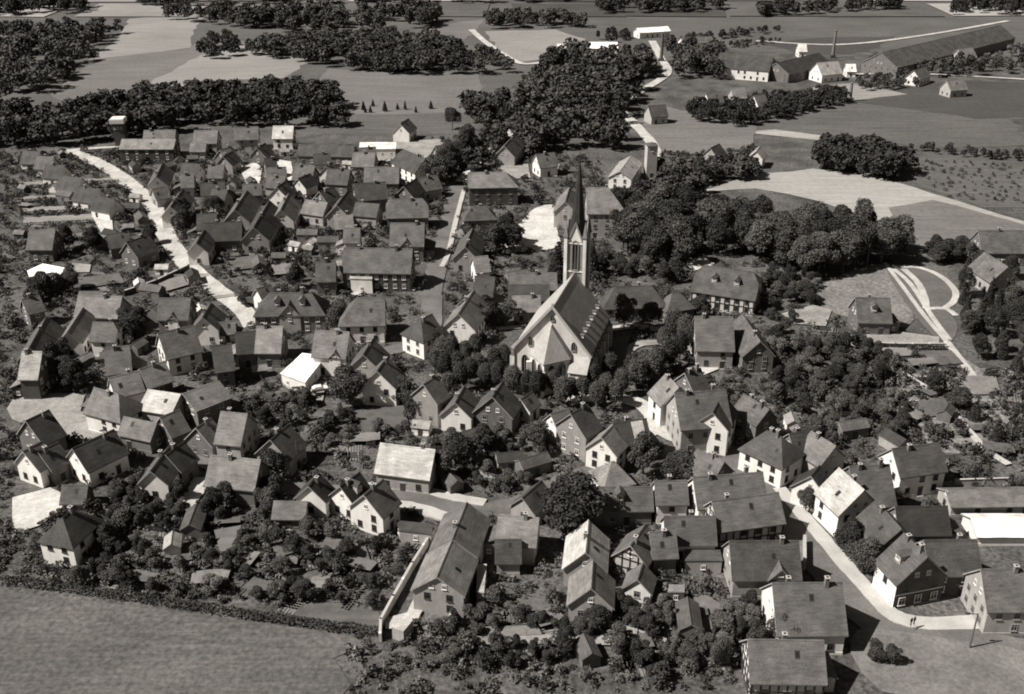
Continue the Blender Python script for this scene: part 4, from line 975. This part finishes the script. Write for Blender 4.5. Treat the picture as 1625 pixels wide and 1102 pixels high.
def lobes_for(kind, rng):
    L_ = []
    if kind == 'b':                                          # broad crown, 10 m tall
        for i in range(20):
            a = rng.uniform(0, 6.283); r = rng.uniform(.5, 3.0); z = rng.uniform(3.0, 8.6); f = math.sqrt(max(.1, 1 - ((z - 5.6) / 4.3) ** 2)); q = rng.choice((.7, .9, 1.2, 1.6, 2.1))
            L_.append((math.cos(a) * r * f, math.sin(a) * r * f, z, q, q, q * .85))
        L_.append((0, 0, 6, 2.5, 2.5, 3.0))
    elif kind == 'o':                                        # clipped egg shape
        L_.append((0, 0, 5.8, 2.45, 2.45, 4.1))
        for i in range(10):
            a = rng.uniform(0, 6.283); z = rng.uniform(3, 8.2); f = math.sqrt(max(.05, 1 - ((z - 5.8) / 4) ** 2)); L_.append((math.cos(a) * 1.75 * f, math.sin(a) * 1.75 * f, z, .8, .8, .9))
    elif kind == 'f':                                        # low spreading fruit tree
        for i in range(12):
            a = rng.uniform(0, 6.283); r = rng.uniform(.8, 3.6); z = rng.uniform(3.2, 8.2); q = rng.uniform(1.1, 2.1)
            L_.append((math.cos(a) * r, math.sin(a) * r, z - r * .3, q, q, q * .8))
    elif kind == 'c':                                        # conifer
        for i in range(16):
            z = .8 + i * .55; r = 1.9 * (1 - z / 10.6) + .12; k = max(1, int(r * 4))
            for j in range(k): a = 6.283 * j / k + i; L_.append((math.cos(a) * r * .7, math.sin(a) * r * .7, z, r * .55 + .1, r * .55 + .1, .5))
    elif kind == 'p':
        L_.append((0, 0, 5.5, 1.1, 1.1, 4.4))
        for i in range(8): a = rng.uniform(0, 6.283); z = rng.uniform(2, 9); L_.append((math.cos(a) * .7, math.sin(a) * .7, z, .6, .6, .9))
    return L_
PROTO = {}
def proto(kind, count, n, size, trunk):
    for v in range(count):
        rng = np.random.default_rng(100 + v * 7 + ord(kind)); lb = lobes_for(kind, rng); V, F = leaf_cloud(lb, n, size, rng)
        li = {'o': 1, 'b': (0, 1, 0, 1)[v % 4], 'f': (1, 2, 0, 1)[v % 4], 'c': 0, 'p': 0}[kind]
        crown = fast_mesh(kind + '_crown', V, F, [LEAF[li]])
        t = MB(); h = trunk; t.tube((0, 0, -.1), (.1, .05, h), .26, .17, 8)
        for l in lb[:6]: t.tube((.1, .05, h * .92), (l[0] * .85, l[1] * .85, max(l[2] - .2, h)), .11, .04, 5)
        PROTO.setdefault(kind, []).append((crown, t.mesh(kind + '_trunk', M_BARK)))
proto('b', 6, 9000, .36, 3.6); proto('o', 3, 8000, .30, 2.3); proto('f', 6, 4600, .40, 2.8); proto('c', 2, 5000, .34, 1.2); proto('p', 2, 3000, .34, 1.4)
KB = [(min(q[0] for q in P), max(q[0] for q in P), min(q[1] for q in P), max(q[1] for q in P), P) for P in KEEP]
def free(x, y, pad=.0, keep=True):
    for cx_, cy_, ux, uy, hl, hw in RECTS:
        dx, dy = x - cx_, y - cy_
        if abs(dx) > 30 or abs(dy) > 30: continue
        if abs(dx * ux + dy * uy) < hl + pad and abs(-dx * uy + dy * ux) < hw + pad: return False
    if keep:
        for x0_, x1_, y0_, y1_, P in KB:
            if x0_ < x < x1_ and y0_ < y < y1_ and inside((x, y), P): return False
    return True
NAMES = dict(b='broadleaf_tree', o='clipped_tree', f='fruit_tree', c='conifer', p='slender_tree')
def tree(kind, p, h, label, group=None, wide=1.0):
    crown, trunk = random.choice(PROTO[kind]); s = h / 10
    T_ = put(NAMES[kind], None, loc=(p[0], p[1], 0), rz=random.uniform(0, 6.28), label=label, cat='tree', group=group); T_.scale = (s * wide * random.uniform(.8, 1.2), s * wide * random.uniform(.8, 1.2), s * random.uniform(.9, 1.1))
    put('crown', crown, T_); put('trunk', trunk, T_); return T_
def tpx(kind, pts, h, label, group=None, jit=.12, wide=1.0):
    for q in pts:
        hh = (q[2] if len(q) > 2 else h) * random.uniform(1 - jit, 1 + jit); tree(kind, at(q[0], q[1]), hh, label, group if len(pts) > 1 else None, wide)
tpx('o', [(814, 624), (853, 633), (878, 628), (905, 640), (922, 641), (941, 622), (960, 641), (985, 629), (966, 603), (1000, 612), (836, 628), (948, 650), (975, 648), (892, 648)], 7.4, 'egg-shaped clipped tree standing before the choir end of the church', 'clipped trees before the church choir')
tpx('o', [(690, 560), (702, 576), (718, 578), (738, 579), (707, 601), (726, 599), (746, 610), (759, 597), (771, 614), (784, 594), (800, 592), (731, 622), (690, 592), (712, 630), (754, 575), (790, 618)], 7.2, 'rounded clipped tree on the green between the lane and the church nave', 'clipped trees on the church green')
tpx('b', [(738, 523), (760, 527), (782, 524), (802, 519), (770, 509), (748, 508)], 8.2, 'dark tree in the tight group at the foot of the street by the church', 'dark trees at the street foot')
tpx('o', [(1068, 536), (1086, 548), (1098, 562), (1078, 572), (1062, 586), (1043, 596), (1024, 606), (1010, 618), (1052, 560), (1036, 612)], 8.2, 'bulky rounded tree in the arc along the path beside the church', 'tree arc beside the church')
tpx('b', [(990, 524)], 9, 'dark upright tree nearer the nave in front of the hipped grey house'); tpx('b', [(1030, 526)], 9, 'dark upright tree farther from the nave in front of the hipped grey house')
tpx('b', [(965, 500), (1048, 502), (1110, 505)], 7, 'dark tree closing the gap beside the hipped grey house', 'trees beside the hipped grey house')
tpx('c', [(938, 442)], 15, 'tall dark conifer hugging the sunless side of the church tower'); tpx('c', [(884, 445)], 14, 'tall dark conifer hugging the sunny side of the church tower'); tpx('c', [(1072, 446)], 12, 'slim dark conifer behind the small dark pyramid roof')
tpx('b', [(897, 850)], 11, 'big dark round tree beside the long low dark row', wide=1.1); tpx('b', [(1072, 768)], 8.5, 'big leafy tree in the courtyard behind the white row house', wide=1.15); tpx('b', [(1020, 752)], 9, 'leafy chestnut in front of the dark roof with light panel')
tpx('b', [(850, 712)], 7, 'round tree beside the grey gable house below the church'); tpx('b', [(556, 648)], 9, 'broad dark tree behind the glaring white flat extension'); tpx('b', [(537, 528)], 9.5, 'dark tree between the large hipped house and the white-fronted one')
tpx('b', [(340, 344)], 8, 'black round tree among the far pale roofs'); tpx('b', [(778, 402), (794, 400), (816, 398), (804, 388)], 10, 'dark tree in the clump at the edge of the sandy pit', 'trees at the sandy pit')
tpx('b', [(692, 292, 11), (705, 272, 13), (726, 266, 12), (716, 284, 11), (742, 250, 12)], 12, 'large dark tree in the group above the school street', 'big trees above the school street')
tpx('b', [(470, 458)], 8, 'round tree above the large hipped house'); tpx('b', [(1346, 880)], 7.6, 'dark pavement tree farther up the main street'); tpx('b', [(1366, 912)], 8, 'dark pavement tree next to the three-storey corner house'); tpx('b', [(1278, 812)], 6, 'small dark tree before the white-fronted street house', wide=.7)
tpx('b', [(1388, 1050)], 4.6, 'round tree on the traffic island at the bottom edge'); tpx('b', [(1414, 1056)], 4, 'low bush-like tree beside the round one on the traffic island'); tpx('b', [(1243, 1018)], 6.5, 'dark tree against the broad mottled roof')
tpx('b', [(292, 374, 10), (288, 352, 8), (240, 388, 8)], 9, 'dark tree at the kink of the pale diagonal road', 'trees at the road kink'); tpx('b', [(212, 412), (150, 400), (240, 405), (110, 395)], 8, 'dark tree around the low houses above the white hall', 'trees above the white hall')
tpx('b', [(70, 470), (92, 466), (116, 462), (60, 485)], 7, 'dark tree in the row under the white flat hall', 'trees under the white hall'); tpx('b', [(88, 590), (104, 605), (82, 612), (118, 620), (100, 575)], 8, 'dark tree in the court above the square', 'trees above the square')
tpx('b', [(205, 530), (222, 520), (215, 545)], 7, 'dark tree filling the court beside the white oval gable', 'trees in the dark court'); tpx('c', [(551, 177), (577, 175), (592, 169), (580, 179), (588, 179), (611, 177), (631, 174), (643, 174), (660, 179), (684, 173)], 4.2, 'little dark upright tree dotted along the far meadow edge', 'meadow edge trees', .25)
tpx('b', [(718, 207)], 9, 'single dark tree at the corner of the far meadow'); tpx('b', [(150, 96)], 6, 'bushy tree at the corner of the pale far field'); tpx('b', [(176, 872, 5), (172, 905, 4), (70, 912, 2.2)], 4.6, 'bush-like tree at the white villa', 'trees at the white villa')
tpx('b', [(640, 640), (655, 660)], 6, 'tree between the lane fork and the tall brick gable', 'trees by the brick gable'); tpx('b', [(740, 745), (720, 720), (765, 720), (700, 760)], 7, 'tree in the thicket between the pale-roofed house and the lane', 'thicket trees by the lane')
tpx('b', [(430, 790), (440, 765), (425, 815)], 6.5, 'dark tree in the shade of the broad plain grey roof', 'trees beside the broad grey roof'); tpx('b', [(345, 815), (360, 805), (330, 825)], 5, 'dark tree on the bank below the broad plain grey roof', 'trees below the broad grey roof')
tpx('b', [(1480, 628)], 6.5, 'single round tree standing free in the allotments'); tpx('b', [(1520, 650)], 5.5, 'leafy tree on the allotment path'); tpx('c', [(1545, 668), (1578, 705)], 6, 'dark pointed conifer near the allotments', 'allotment conifers')
tpx('b', [(60, 870)], 3, 'shrubby tree at the margin beside the white villa')
# ================================================================== SHEDS AND FENCES IN THE GARDENS
SHED = [(wall_mesh(L_, w_, h_, h_ + w_ * .32, '', '').mesh('shed_wall', WALL[wk]), roof_mesh(L_, w_, h_, h_ + w_ * .32, '', '', .2, .12).mesh('shed_roof', ROOF[rk], M_VERGE, M_GUTTER), w_) for (L_, w_, h_, rk, wk) in ((4.2, 3.0, 2.2, 'm', 's'), (3.4, 2.6, 2.0, 'l', 'b'), (5.4, 3.4, 2.5, 'd', 'g'), (3.8, 2.8, 2.1, 'p', 'w'), (6.5, 3.6, 2.6, 'm', 's'))]
def panel_mesh(L_):
    m = MB(); k = int(L_ / .22)
    for z in (.35, .95): m.box((0, .04, z), (L_, .05, .09))
    for i in range(k + 1): m.box((-L_ / 2 + L_ * i / k, 0, .6), (.13, .03, 1.2 if i % 10 else 1.35))
    return m
def spots(poly, n, pad, mind):
    q = [(p.x, p.y) for p in (at(*p_) for p_ in poly)]; x0_, x1_ = min(p[0] for p in q), max(p[0] for p in q); y0_, y1_ = min(p[1] for p in q), max(p[1] for p in q); out = []
    for t_ in range(n * 40):
        if len(out) >= n: break
        x, y = random.uniform(x0_, x1_), random.uniform(y0_, y1_)
        if inside((x, y), q) and free(x, y, pad) and all((x - a) ** 2 + (y - b_) ** 2 > mind * mind for a, b_ in out): out.append((x, y))
    return out
AREAS = [([(30, 246), (230, 246), (260, 330), (200, 420), (30, 420)], 14, 'between the settlement row and the white flat hall'), ([(250, 250), (560, 240), (640, 300), (560, 390), (330, 380)], 18, 'among the far roofs beside the bright building yards'),
         ([(300, 400), (540, 390), (660, 450), (540, 470), (420, 450)], 10, 'between the pale diagonal road and the long dark barn'), ([(40, 440), (300, 430), (400, 520), (560, 540), (560, 640), (330, 640), (120, 600)], 16, 'in the courts of the left village quarter'),
         ([(70, 900), (320, 790), (680, 850), (630, 980)], 2, 'in the gardens above the long hedge'), ([(720, 960), (1200, 955), (1195, 1060), (700, 1060)], 2, 'in the gardens along the bottom edge'), ([(1220, 550), (1590, 580), (1600, 740), (1250, 690)], 4, 'among the orchard and allotments'),
         ([(690, 330), (900, 400), (880, 460), (740, 440)], 5, 'behind the roofs below the sandy pit'), ([(620, 640), (880, 690), (880, 760), (720, 780)], 6, 'in the gardens below the church')]
for P, n_ in (([(90, 905), (170, 860), (320, 810), (560, 870), (670, 870), (625, 980), (300, 945)], 9), ([(730, 970), (1190, 965), (1190, 1055), (710, 1055)], 5), ([(1450, 570), (1590, 600), (1600, 740), (1440, 690)], 6), ([(40, 300), (180, 290), (200, 400), (40, 410)], 7), ([(420, 640), (630, 655), (630, 695), (480, 735)], 3)):
    for x, y in spots(P, n_, 1.5, 6):
        a = random.choice((.15, -.3, .5)); l_, w_ = random.uniform(1.6, 3.4), random.uniform(1.0, 2.0); ca, sa = math.cos(a), math.sin(a); LAY[0] += .004
        q = [(x + i * ca - j * sa + random.uniform(-.3, .3), y + i * sa + j * ca + random.uniform(-.3, .3)) for i, j in ((-l_, -w_), (0, -w_ * 1.05), (l_, -w_), (l_, w_), (0, w_ * .95), (-l_, w_))]
        b = MB(); b.poly([(i, j, LAY[0]) for i, j in q]); b.build('garden_plot', random.choice((M_BED[1], M_BED[1], M_BED[2], FIELD['b'], FIELD['c'], M_LAWN)), kind='structure')
        if random.random() < .6: KEEP.append(q)
KB = [(min(q[0] for q in P), max(q[0] for q in P), min(q[1] for q in P), max(q[1] for q in P), P) for P in KEEP]
QL, QG = 'small steep-roofed house crowded among its like in the far quarter by the bright yards', 'crowded small houses of the far quarter'
for x, y in spots([(262, 262), (560, 246), (650, 262), (660, 330), (560, 392), (440, 392), (345, 372)], 16, 3.6, 9):
    a = random.choice((-.25, .2, 1.1, 1.35)); l_ = random.uniform(3, 4.4); w_, h_ = random.uniform(6, 7.5), random.uniform(3.4, 4.4); z_ = h_ + .5 * w_
    house(*to_px(x - math.cos(a) * l_, y - math.sin(a) * l_, z_), *to_px(x + math.cos(a) * l_, y + math.sin(a) * l_, z_), w_, h_, random.choice('dmmml'), random.choice('wgss'), 'noext c=1', QL, QG)
fm = [panel_mesh(5.0).mesh('fence_panel', M_BEAM), panel_mesh(5.0).mesh('fence_panel', M_FRAME), panel_mesh(5.0).mesh('fence_panel', WALL['s'])]
for P, n_, where in AREAS:
    for x, y in spots(P, n_, 1.8, 5):
        wm, rm, w_ = random.choice(SHED); T_ = put('garden_shed', None, loc=(x, y, 0), rz=random.uniform(-.6, .6) + random.choice((0, 1.57)), label='small gabled shed ' + where, cat='shed', group='sheds ' + where)
        put('wall', wm, T_); put('roof', rm, T_); put('door', DOORM, T_, (0, -w_ / 2, -.15), 0)
        RECTS.append((x, y, 1, 0, 2.5, 2.5))
    for x, y in spots(P, max(3, n_ // 2), 1.0, 6):
        m = random.choice(fm); a = random.uniform(-.5, .5) + random.choice((0, 1.57)); T_ = put('garden_fence', None, loc=(x, y, 0), rz=a, label='low picket fence ' + where, cat='fence', group='fences ' + where)
        for i in range(random.choice((1, 2, 3))): put('fence_panel', m, T_, (i * 5.05, 0, 0), 0)

def scatter(poly, n, kinds, hlo, hhi, label, group, mind=3.2, pad=1.0, keep=True):
    P = [at(*p) for p in poly]; q = [(p.x, p.y) for p in P]; x0_, x1_ = min(p[0] for p in q), max(p[0] for p in q); y0_, y1_ = min(p[1] for p in q), max(p[1] for p in q)
    got = []; tries = 0
    while len(got) < n and tries < n * 60:
        tries += 1; x, y = random.uniform(x0_, x1_), random.uniform(y0_, y1_)
        if not inside((x, y), q) or any((x - a) ** 2 + (y - b_) ** 2 < mind * mind for a, b_ in got) or not free(x, y, pad, keep): continue
        got.append((x, y)); tree(random.choice(kinds), (x, y), random.uniform(hlo, hhi), label, group)
scatter([(975, 352), (1100, 360), (1250, 372), (1425, 392), (1420, 418), (1340, 432), (1270, 444), (1170, 405), (1060, 422), (975, 400)], 62, 'bbb', 11, 14.5, 'tall dark tree in the dense wood between the church and the pale field', 'wood behind the church', 4.6)
scatter([(70, 910), (160, 850), (320, 800), (430, 830), (480, 840), (570, 860), (675, 860), (630, 985), (480, 970), (70, 925)], 50, 'fffb', 2.4, 4.6, 'fruit tree in the gardens above the long dark hedge', 'garden trees above the hedge', 3.0)
scatter([(720, 965), (960, 950), (1060, 945), (1200, 960), (1195, 1060), (700, 1060)], 44, 'fffb', 2.8, 5.2, 'tree in the gardens along the bottom edge below the barns', 'bottom garden trees', 2.8)
scatter([(400, 640), (560, 620), (640, 650), (640, 700), (590, 700), (470, 745), (400, 700)], 20, 'ffb', 3, 5, 'tree in the bushy gardens between the white extension and the pale-roofed house', 'middle garden trees', 2.6)
scatter([(1210, 545), (1440, 560), (1445, 690), (1330, 715), (1230, 690)], 46, 'ffb', 4, 6.5, 'tree in the dense orchard below the bungalow', 'orchard below the bungalow', 3.2)
scatter([(1205, 420), (1300, 450), (1290, 490), (1230, 540), (1205, 500)], 18, 'fb', 3.5, 6.5, 'tree on the slope beside the large timbered house', 'slope trees by the timbered house', 3)
scatter([(330, 385), (480, 375), (545, 395), (490, 450), (420, 445), (360, 440)], 18, 'ff', 2.6, 4.2, 'small tree in the gardens along the pale diagonal road', 'gardens by the diagonal road', 3.2)
scatter([(1525, 420), (1600, 440), (1640, 600), (1545, 590), (1525, 500)], 24, 'bc', 6, 8.5, 'dark tree in the belt beside the park paths', 'belt beside the park', 3)
scatter([(1470, 400), (1545, 395), (1560, 420), (1490, 425)], 8, 'b', 6, 8, 'dark tree behind the curved park path', 'trees behind the park', 3)
scatter([(190, 780), (300, 780), (290, 830), (180, 840)], 14, 'fb', 3.5, 5, 'leafy tree between the cross-gabled house and the white villa', 'trees beyond the villa', 2.8)
scatter([(930, 400), (1100, 415), (1090, 455), (950, 445)], 16, 'fb', 4, 6.5, 'tree in the thicket behind the hipped grey house', 'thicket behind the hipped house', 3)
scatter([(700, 700), (860, 690), (880, 735), (800, 790), (720, 770)], 14, 'ff', 3, 4.6, 'garden tree between the lane and the bottom street', 'lane garden trees', 2.6)

def plants(name, poly, n, hlo, hhi, nl, size, label, kind='b', mind=3.5, leafs=(0, 1), keep=False, pad=.5, sink=0.0):
    """one mass of foliage (a far wood, a hedge belt, garden shrubs) as ONE object"""
    P = [at(*p) for p in poly]; q = [(p.x, p.y) for p in P]; x0_, x1_ = min(p[0] for p in q), max(p[0] for p in q); y0_, y1_ = min(p[1] for p in q), max(p[1] for p in q)
    base = [leaf_cloud(lobes_for(kk, np.random.default_rng(900 + i)), nl, size, np.random.default_rng(40 + i)) for i, kk in enumerate('bbobbfb' if kind == 'b' else kind * 5)]
    Vs, Fs, Ms, off, got, tries = [], [], [], 0, {}, 0
    cnt = 0
    while cnt < n and tries < n * 25:
        tries += 1; x, y = random.uniform(x0_, x1_), random.uniform(y0_, y1_)
        c = (int(x // mind), int(y // mind))
        if c in got or not inside((x, y), q) or not free(x, y, pad, keep): continue
        got[c] = 1; cnt += 1
        V, F = random.choice(base); h = random.uniform(hlo, hhi) / 10; w = h * random.uniform(.85, 1.25); a = random.uniform(0, 6.28); ca, sa = math.cos(a), math.sin(a)
        M_ = np.array([[ca * w, -sa * w, 0], [sa * w, ca * w, 0], [0, 0, h]]); Vs.append(V @ M_.T + np.array([x, y, -sink * h])); Fs.append(F + off); off += len(V)
        Ms.append(np.full(len(F), random.randrange(len(leafs))))
    return put(name, fast_mesh(name, np.concatenate(Vs), np.concatenate(Fs), [LEAF[i] for i in leafs], np.concatenate(Ms)), kind='stuff', label=label)
WL = [([(-60, 60), (195, 50), (165, 74), (130, 110), (85, 142), (-60, 175)], 170, 10, 13, 'dark far wood in the upper corner beyond the pale fields'),
      ([(-60, 190), (100, 195), (200, 172), (300, 165), (420, 150), (530, 162), (548, 205), (430, 206), (300, 206), (190, 226), (-60, 240)], 230, 10, 13, 'broad dark wood behind the flat-capped tower'),
      ([(300, 92), (335, 70), (390, 66), (390, 86), (350, 96)], 16, 9, 11, 'small far copse between the pale fields'),
      ([(390, 86), (470, 74), (600, 66), (690, 72), (740, 95), (812, 108), (815, 119), (640, 121), (540, 112), (450, 95)], 230, 9, 12, 'long far wood above the middle meadow'),
      ([(250, 30), (700, 20), (690, 46), (520, 58), (400, 48)], 120, 10, 14, 'farthest wood at the top edge'),
      ([(770, 36), (930, 36), (925, 45), (775, 47)], 40, 9, 12, 'thin far wood strip at the top edge above the pale field'),
      ([(855, 122), (900, 95), (1030, 105), (1015, 145), (985, 180), (985, 242), (930, 256), (835, 248), (800, 180), (850, 150)], 120, 11, 15, 'tall dark central wood beyond the church'),
      ([(745, 180), (800, 165), (815, 195), (780, 215), (745, 205)], 20, 9, 12, 'loose far copse beside the central wood'),
      ([(1055, 88), (1140, 95), (1152, 128), (1075, 126)], 34, 10, 13, 'dark copse beside the brickworks wall'),
      ([(1095, 172), (1200, 165), (1330, 150), (1342, 166), (1220, 194), (1180, 204), (1095, 194)], 150, 4.5, 7.5, 'hedged gardens below the brickworks'),
      ([(1040, 275), (1190, 268), (1202, 286), (1060, 297)], 46, 6, 8.5, 'dark thicket above the pale field beside the light tower'),
      ([(1275, 252), (1350, 245), (1445, 266), (1420, 292), (1370, 282), (1285, 270)], 50, 8, 11, 'dark thicket at the far edge of the pale field'),
      ([(1435, 238), (1500, 240), (1640, 252), (1640, 260), (1500, 248)], 30, 2.5, 4.5, 'thin dark hedge across the far meadow'),
      ([(1330, 132), (1440, 124), (1475, 140), (1380, 146)], 26, 4, 6, 'bushes before the small white far houses'),
      ([(1370, 105), (1480, 96), (1640, 86), (1640, 116), (1490, 124), (1400, 122)], 60, 5, 9, 'tree belt below the very long drying hall'),
      ([(1055, 66), (1130, 58), (1240, 46), (1242, 52), (1130, 68), (1060, 76)], 40, 3, 6, 'dark tree line across the brickworks meadow'),
      ([(1130, 78), (1235, 62), (1240, 68), (1140, 84)], 26, 2.5, 4.5, 'second dark tree line above the white-walled factory hall'),
      ([(930, 62), (975, 56), (1000, 62), (985, 72)], 14, 4, 7, 'bushes beside the white-roofed far sheds'),
      ([(1220, 112), (1330, 118), (1330, 128), (1230, 124)], 30, 3.5, 6, 'bushes under the bright white brickworks house'),
      ([(730, 225), (830, 215), (870, 250), (800, 262), (740, 285)], 26, 6, 10, 'shady trees behind the brick school'),
      ([(975, 340), (1090, 300), (1130, 310), (1000, 360)], 30, 7, 11, 'leafy belt at the upper edge of the wood behind the church')]
WL += [([(-100, 12), (150, 8), (140, 22), (-100, 30)], 70, 10, 14, 'farthest wood above the upper corner'), ([(930, 14), (1150, 8), (1140, 20), (950, 24)], 60, 9, 13, 'farthest wood above the central trees'),
       ([(1200, 20), (1420, 10), (1430, 16), (1210, 28)], 50, 8, 12, 'farthest tree line above the brickworks'), ([(1480, 14), (1720, 6), (1720, 24), (1500, 26)], 60, 9, 13, 'farthest wood above the long drying hall'),
       ([(200, 4), (900, -4), (900, 4), (200, 12)], 120, 10, 14, 'last wooded ridge at the top of the picture')]
for P, n_, lo, hi, lb in WL: plants('woodland', P, n_, lo, hi, 420, 1.15, lb, mind=4.2)

VILL = [(-80, 246), (560, 234), (740, 215), (960, 262), (965, 400), (1200, 420), (1420, 425), (1440, 560), (1640, 600), (1640, 860), (1250, 845), (1230, 1090), (560, 1110), (548, 1030), (600, 985), (-80, 915)]
plants('undergrowth', VILL, 3800, 1.1, 3.4, 80, 1.5, 'garden shrubs between the houses', 'f', 1.7, (0, 1, 0, 2), True, .1, 1.5)
plants('small_trees', VILL, 300, 2.8, 5.0, 420, .95, 'little trees crowded between the village houses', 'f', 3.2, (0, 0, 1), True, .5, .6)
plants('undergrowth', [(-60, 830), (320, 780), (690, 840), (1240, 930), (1230, 1090), (560, 1110), (548, 1030), (600, 985), (-60, 915)], 600, .9, 2.2, 70, 1.9, 'low shrubs and vegetable plants in the near gardens', 'f', 1.3, (0, 1, 2, 2), True, .1, 1.6)
plants('undergrowth', [(1210, 540), (1440, 560), (1640, 600), (1640, 760), (1440, 700), (1230, 690)], 260, 1.4, 3.4, 60, 1.9, 'undergrowth between the orchard trees', 'f', 2, (0, 1), True, .2, 1.5)
plants('undergrowth', [(10, 246), (230, 246), (260, 330), (200, 350), (10, 345)], 240, 1.0, 2.6, 50, 2.0, 'low growth on the narrow garden strips', 'f', 2, (0, 1, 1), True, .2, 1.5)
plants('undergrowth', [(990, 180), (1180, 190), (1200, 250), (1040, 250)], 110, 1.2, 3.2, 50, 2.0, 'scattered bushes on the far rough ground', 'f', 3, (0, 1), True, .2, 1.5)
plants('undergrowth', [(1430, 255), (1640, 260), (1640, 330), (1500, 315)], 120, .8, 2.2, 50, 2.0, 'scrub dots on the far rough meadow', 'f', 3, (0, 1), False, .2, 1.5)
def hedge(pts, h, t, label, dens=60):
    P = [at(*p) for p in pts]; o = P[0].copy(); lb = []
    for i in range(len(P) - 1):
        a, d = P[i] - o, P[i + 1] - o; k = max(1, int((d - a).length / (t * .55)))
        for j in range(k): q = a + (d - a) * (j / k); lb.append((q.x, q.y + random.uniform(-.1, .1), h * .5, t * .62, t * .62, h * random.uniform(.5, .62)))
    V, F = leaf_cloud(lb, len(lb) * dens, .34, RNG); put('hedge', fast_mesh('hedge', V, F, [LEAF[0]]), loc=o, label=label, cat='hedge')
hedge([(5, 926), (60, 932), (130, 941), (250, 958), (400, 981), (520, 998), (602, 1008)], 1.5, 1.5, 'long dark hedge dividing the stubble field from the gardens')
hedge([(1380, 552), (1500, 556)], 1.2, 1.0, 'dark low hedge under the bungalow terrace'); hedge([(1350, 572), (1440, 574)], 1.2, 1.0, 'second dark hedge line below the terrace')
hedge([(37, 300), (190, 290)], 1.3, 1.2, 'dark hedge between the narrow far garden strips', 30); hedge([(37, 322), (160, 315)], 1.3, 1.2, 'lower dark hedge between the narrow far garden strips', 30)
hedge([(37, 342), (190, 334)], 1.3, 1.2, 'third dark hedge across the narrow far garden strips', 30); hedge([(37, 274), (90, 272)], 1.3, 1.2, 'short dark hedge behind the settlement row', 30); hedge([(37, 360), (150, 354)], 1.3, 1.2, 'lowest dark hedge under the narrow far garden strips', 30)
hedge([(1010, 580), (985, 600)], 1.3, 1.1, 'short hedge along the church path')
# --- vegetable beds: rows of low ridges
beds = [MB(), MB(), MB()]
for P, n_ in (([(60, 915), (160, 850), (320, 800), (560, 860), (680, 860), (630, 985)], 70), ([(720, 965), (1200, 960), (1195, 1060), (700, 1060)], 50), ([(1430, 560), (1600, 580), (1640, 740), (1440, 700)], 50),
              ([(330, 385), (480, 375), (545, 395), (420, 445)], 30), ([(400, 640), (640, 650), (640, 700), (470, 745)], 26), ([(40, 246), (220, 246), (240, 330), (37, 345)], 50), ([(330, 235), (560, 240), (560, 300), (330, 300)], 30), ([(1240, 480), (1350, 560), (1440, 560), (1330, 440)], 20), ([(100, 440), (300, 420), (260, 470), (200, 470)], 20)):
    q = [(p.x, p.y) for p in (at(*p_) for p_ in P)]; x0_, x1_ = min(p[0] for p in q), max(p[0] for p in q); y0_, y1_ = min(p[1] for p in q), max(p[1] for p in q); k = 0
    for t_ in range(n_ * 20):
        if k >= n_: break
        x, y = random.uniform(x0_, x1_), random.uniform(y0_, y1_)
        if not inside((x, y), q) or not free(x, y, 1.5): continue
        k += 1; ang = random.choice((.15, .15 + math.pi / 2, -.3, 1.2)); ln, wd = random.uniform(3, 8), random.uniform(1.5, 4); m = beds[random.choice((0, 0, 1, 1, 2, 2))]; r_ = int(wd / .6)
        for j in range(r_):
            o_ = (j - r_ / 2) * .6; m.box((x - math.sin(ang) * o_, y + math.cos(ang) * o_, .06), (ln * random.uniform(.85, 1), .42, .16), 0, ang, False)
for i, m in enumerate(beds): m.build('garden_beds', M_BED[i], kind='stuff', label=('dark', 'grey', 'pale')[i] + ' vegetable rows in the village gardens')
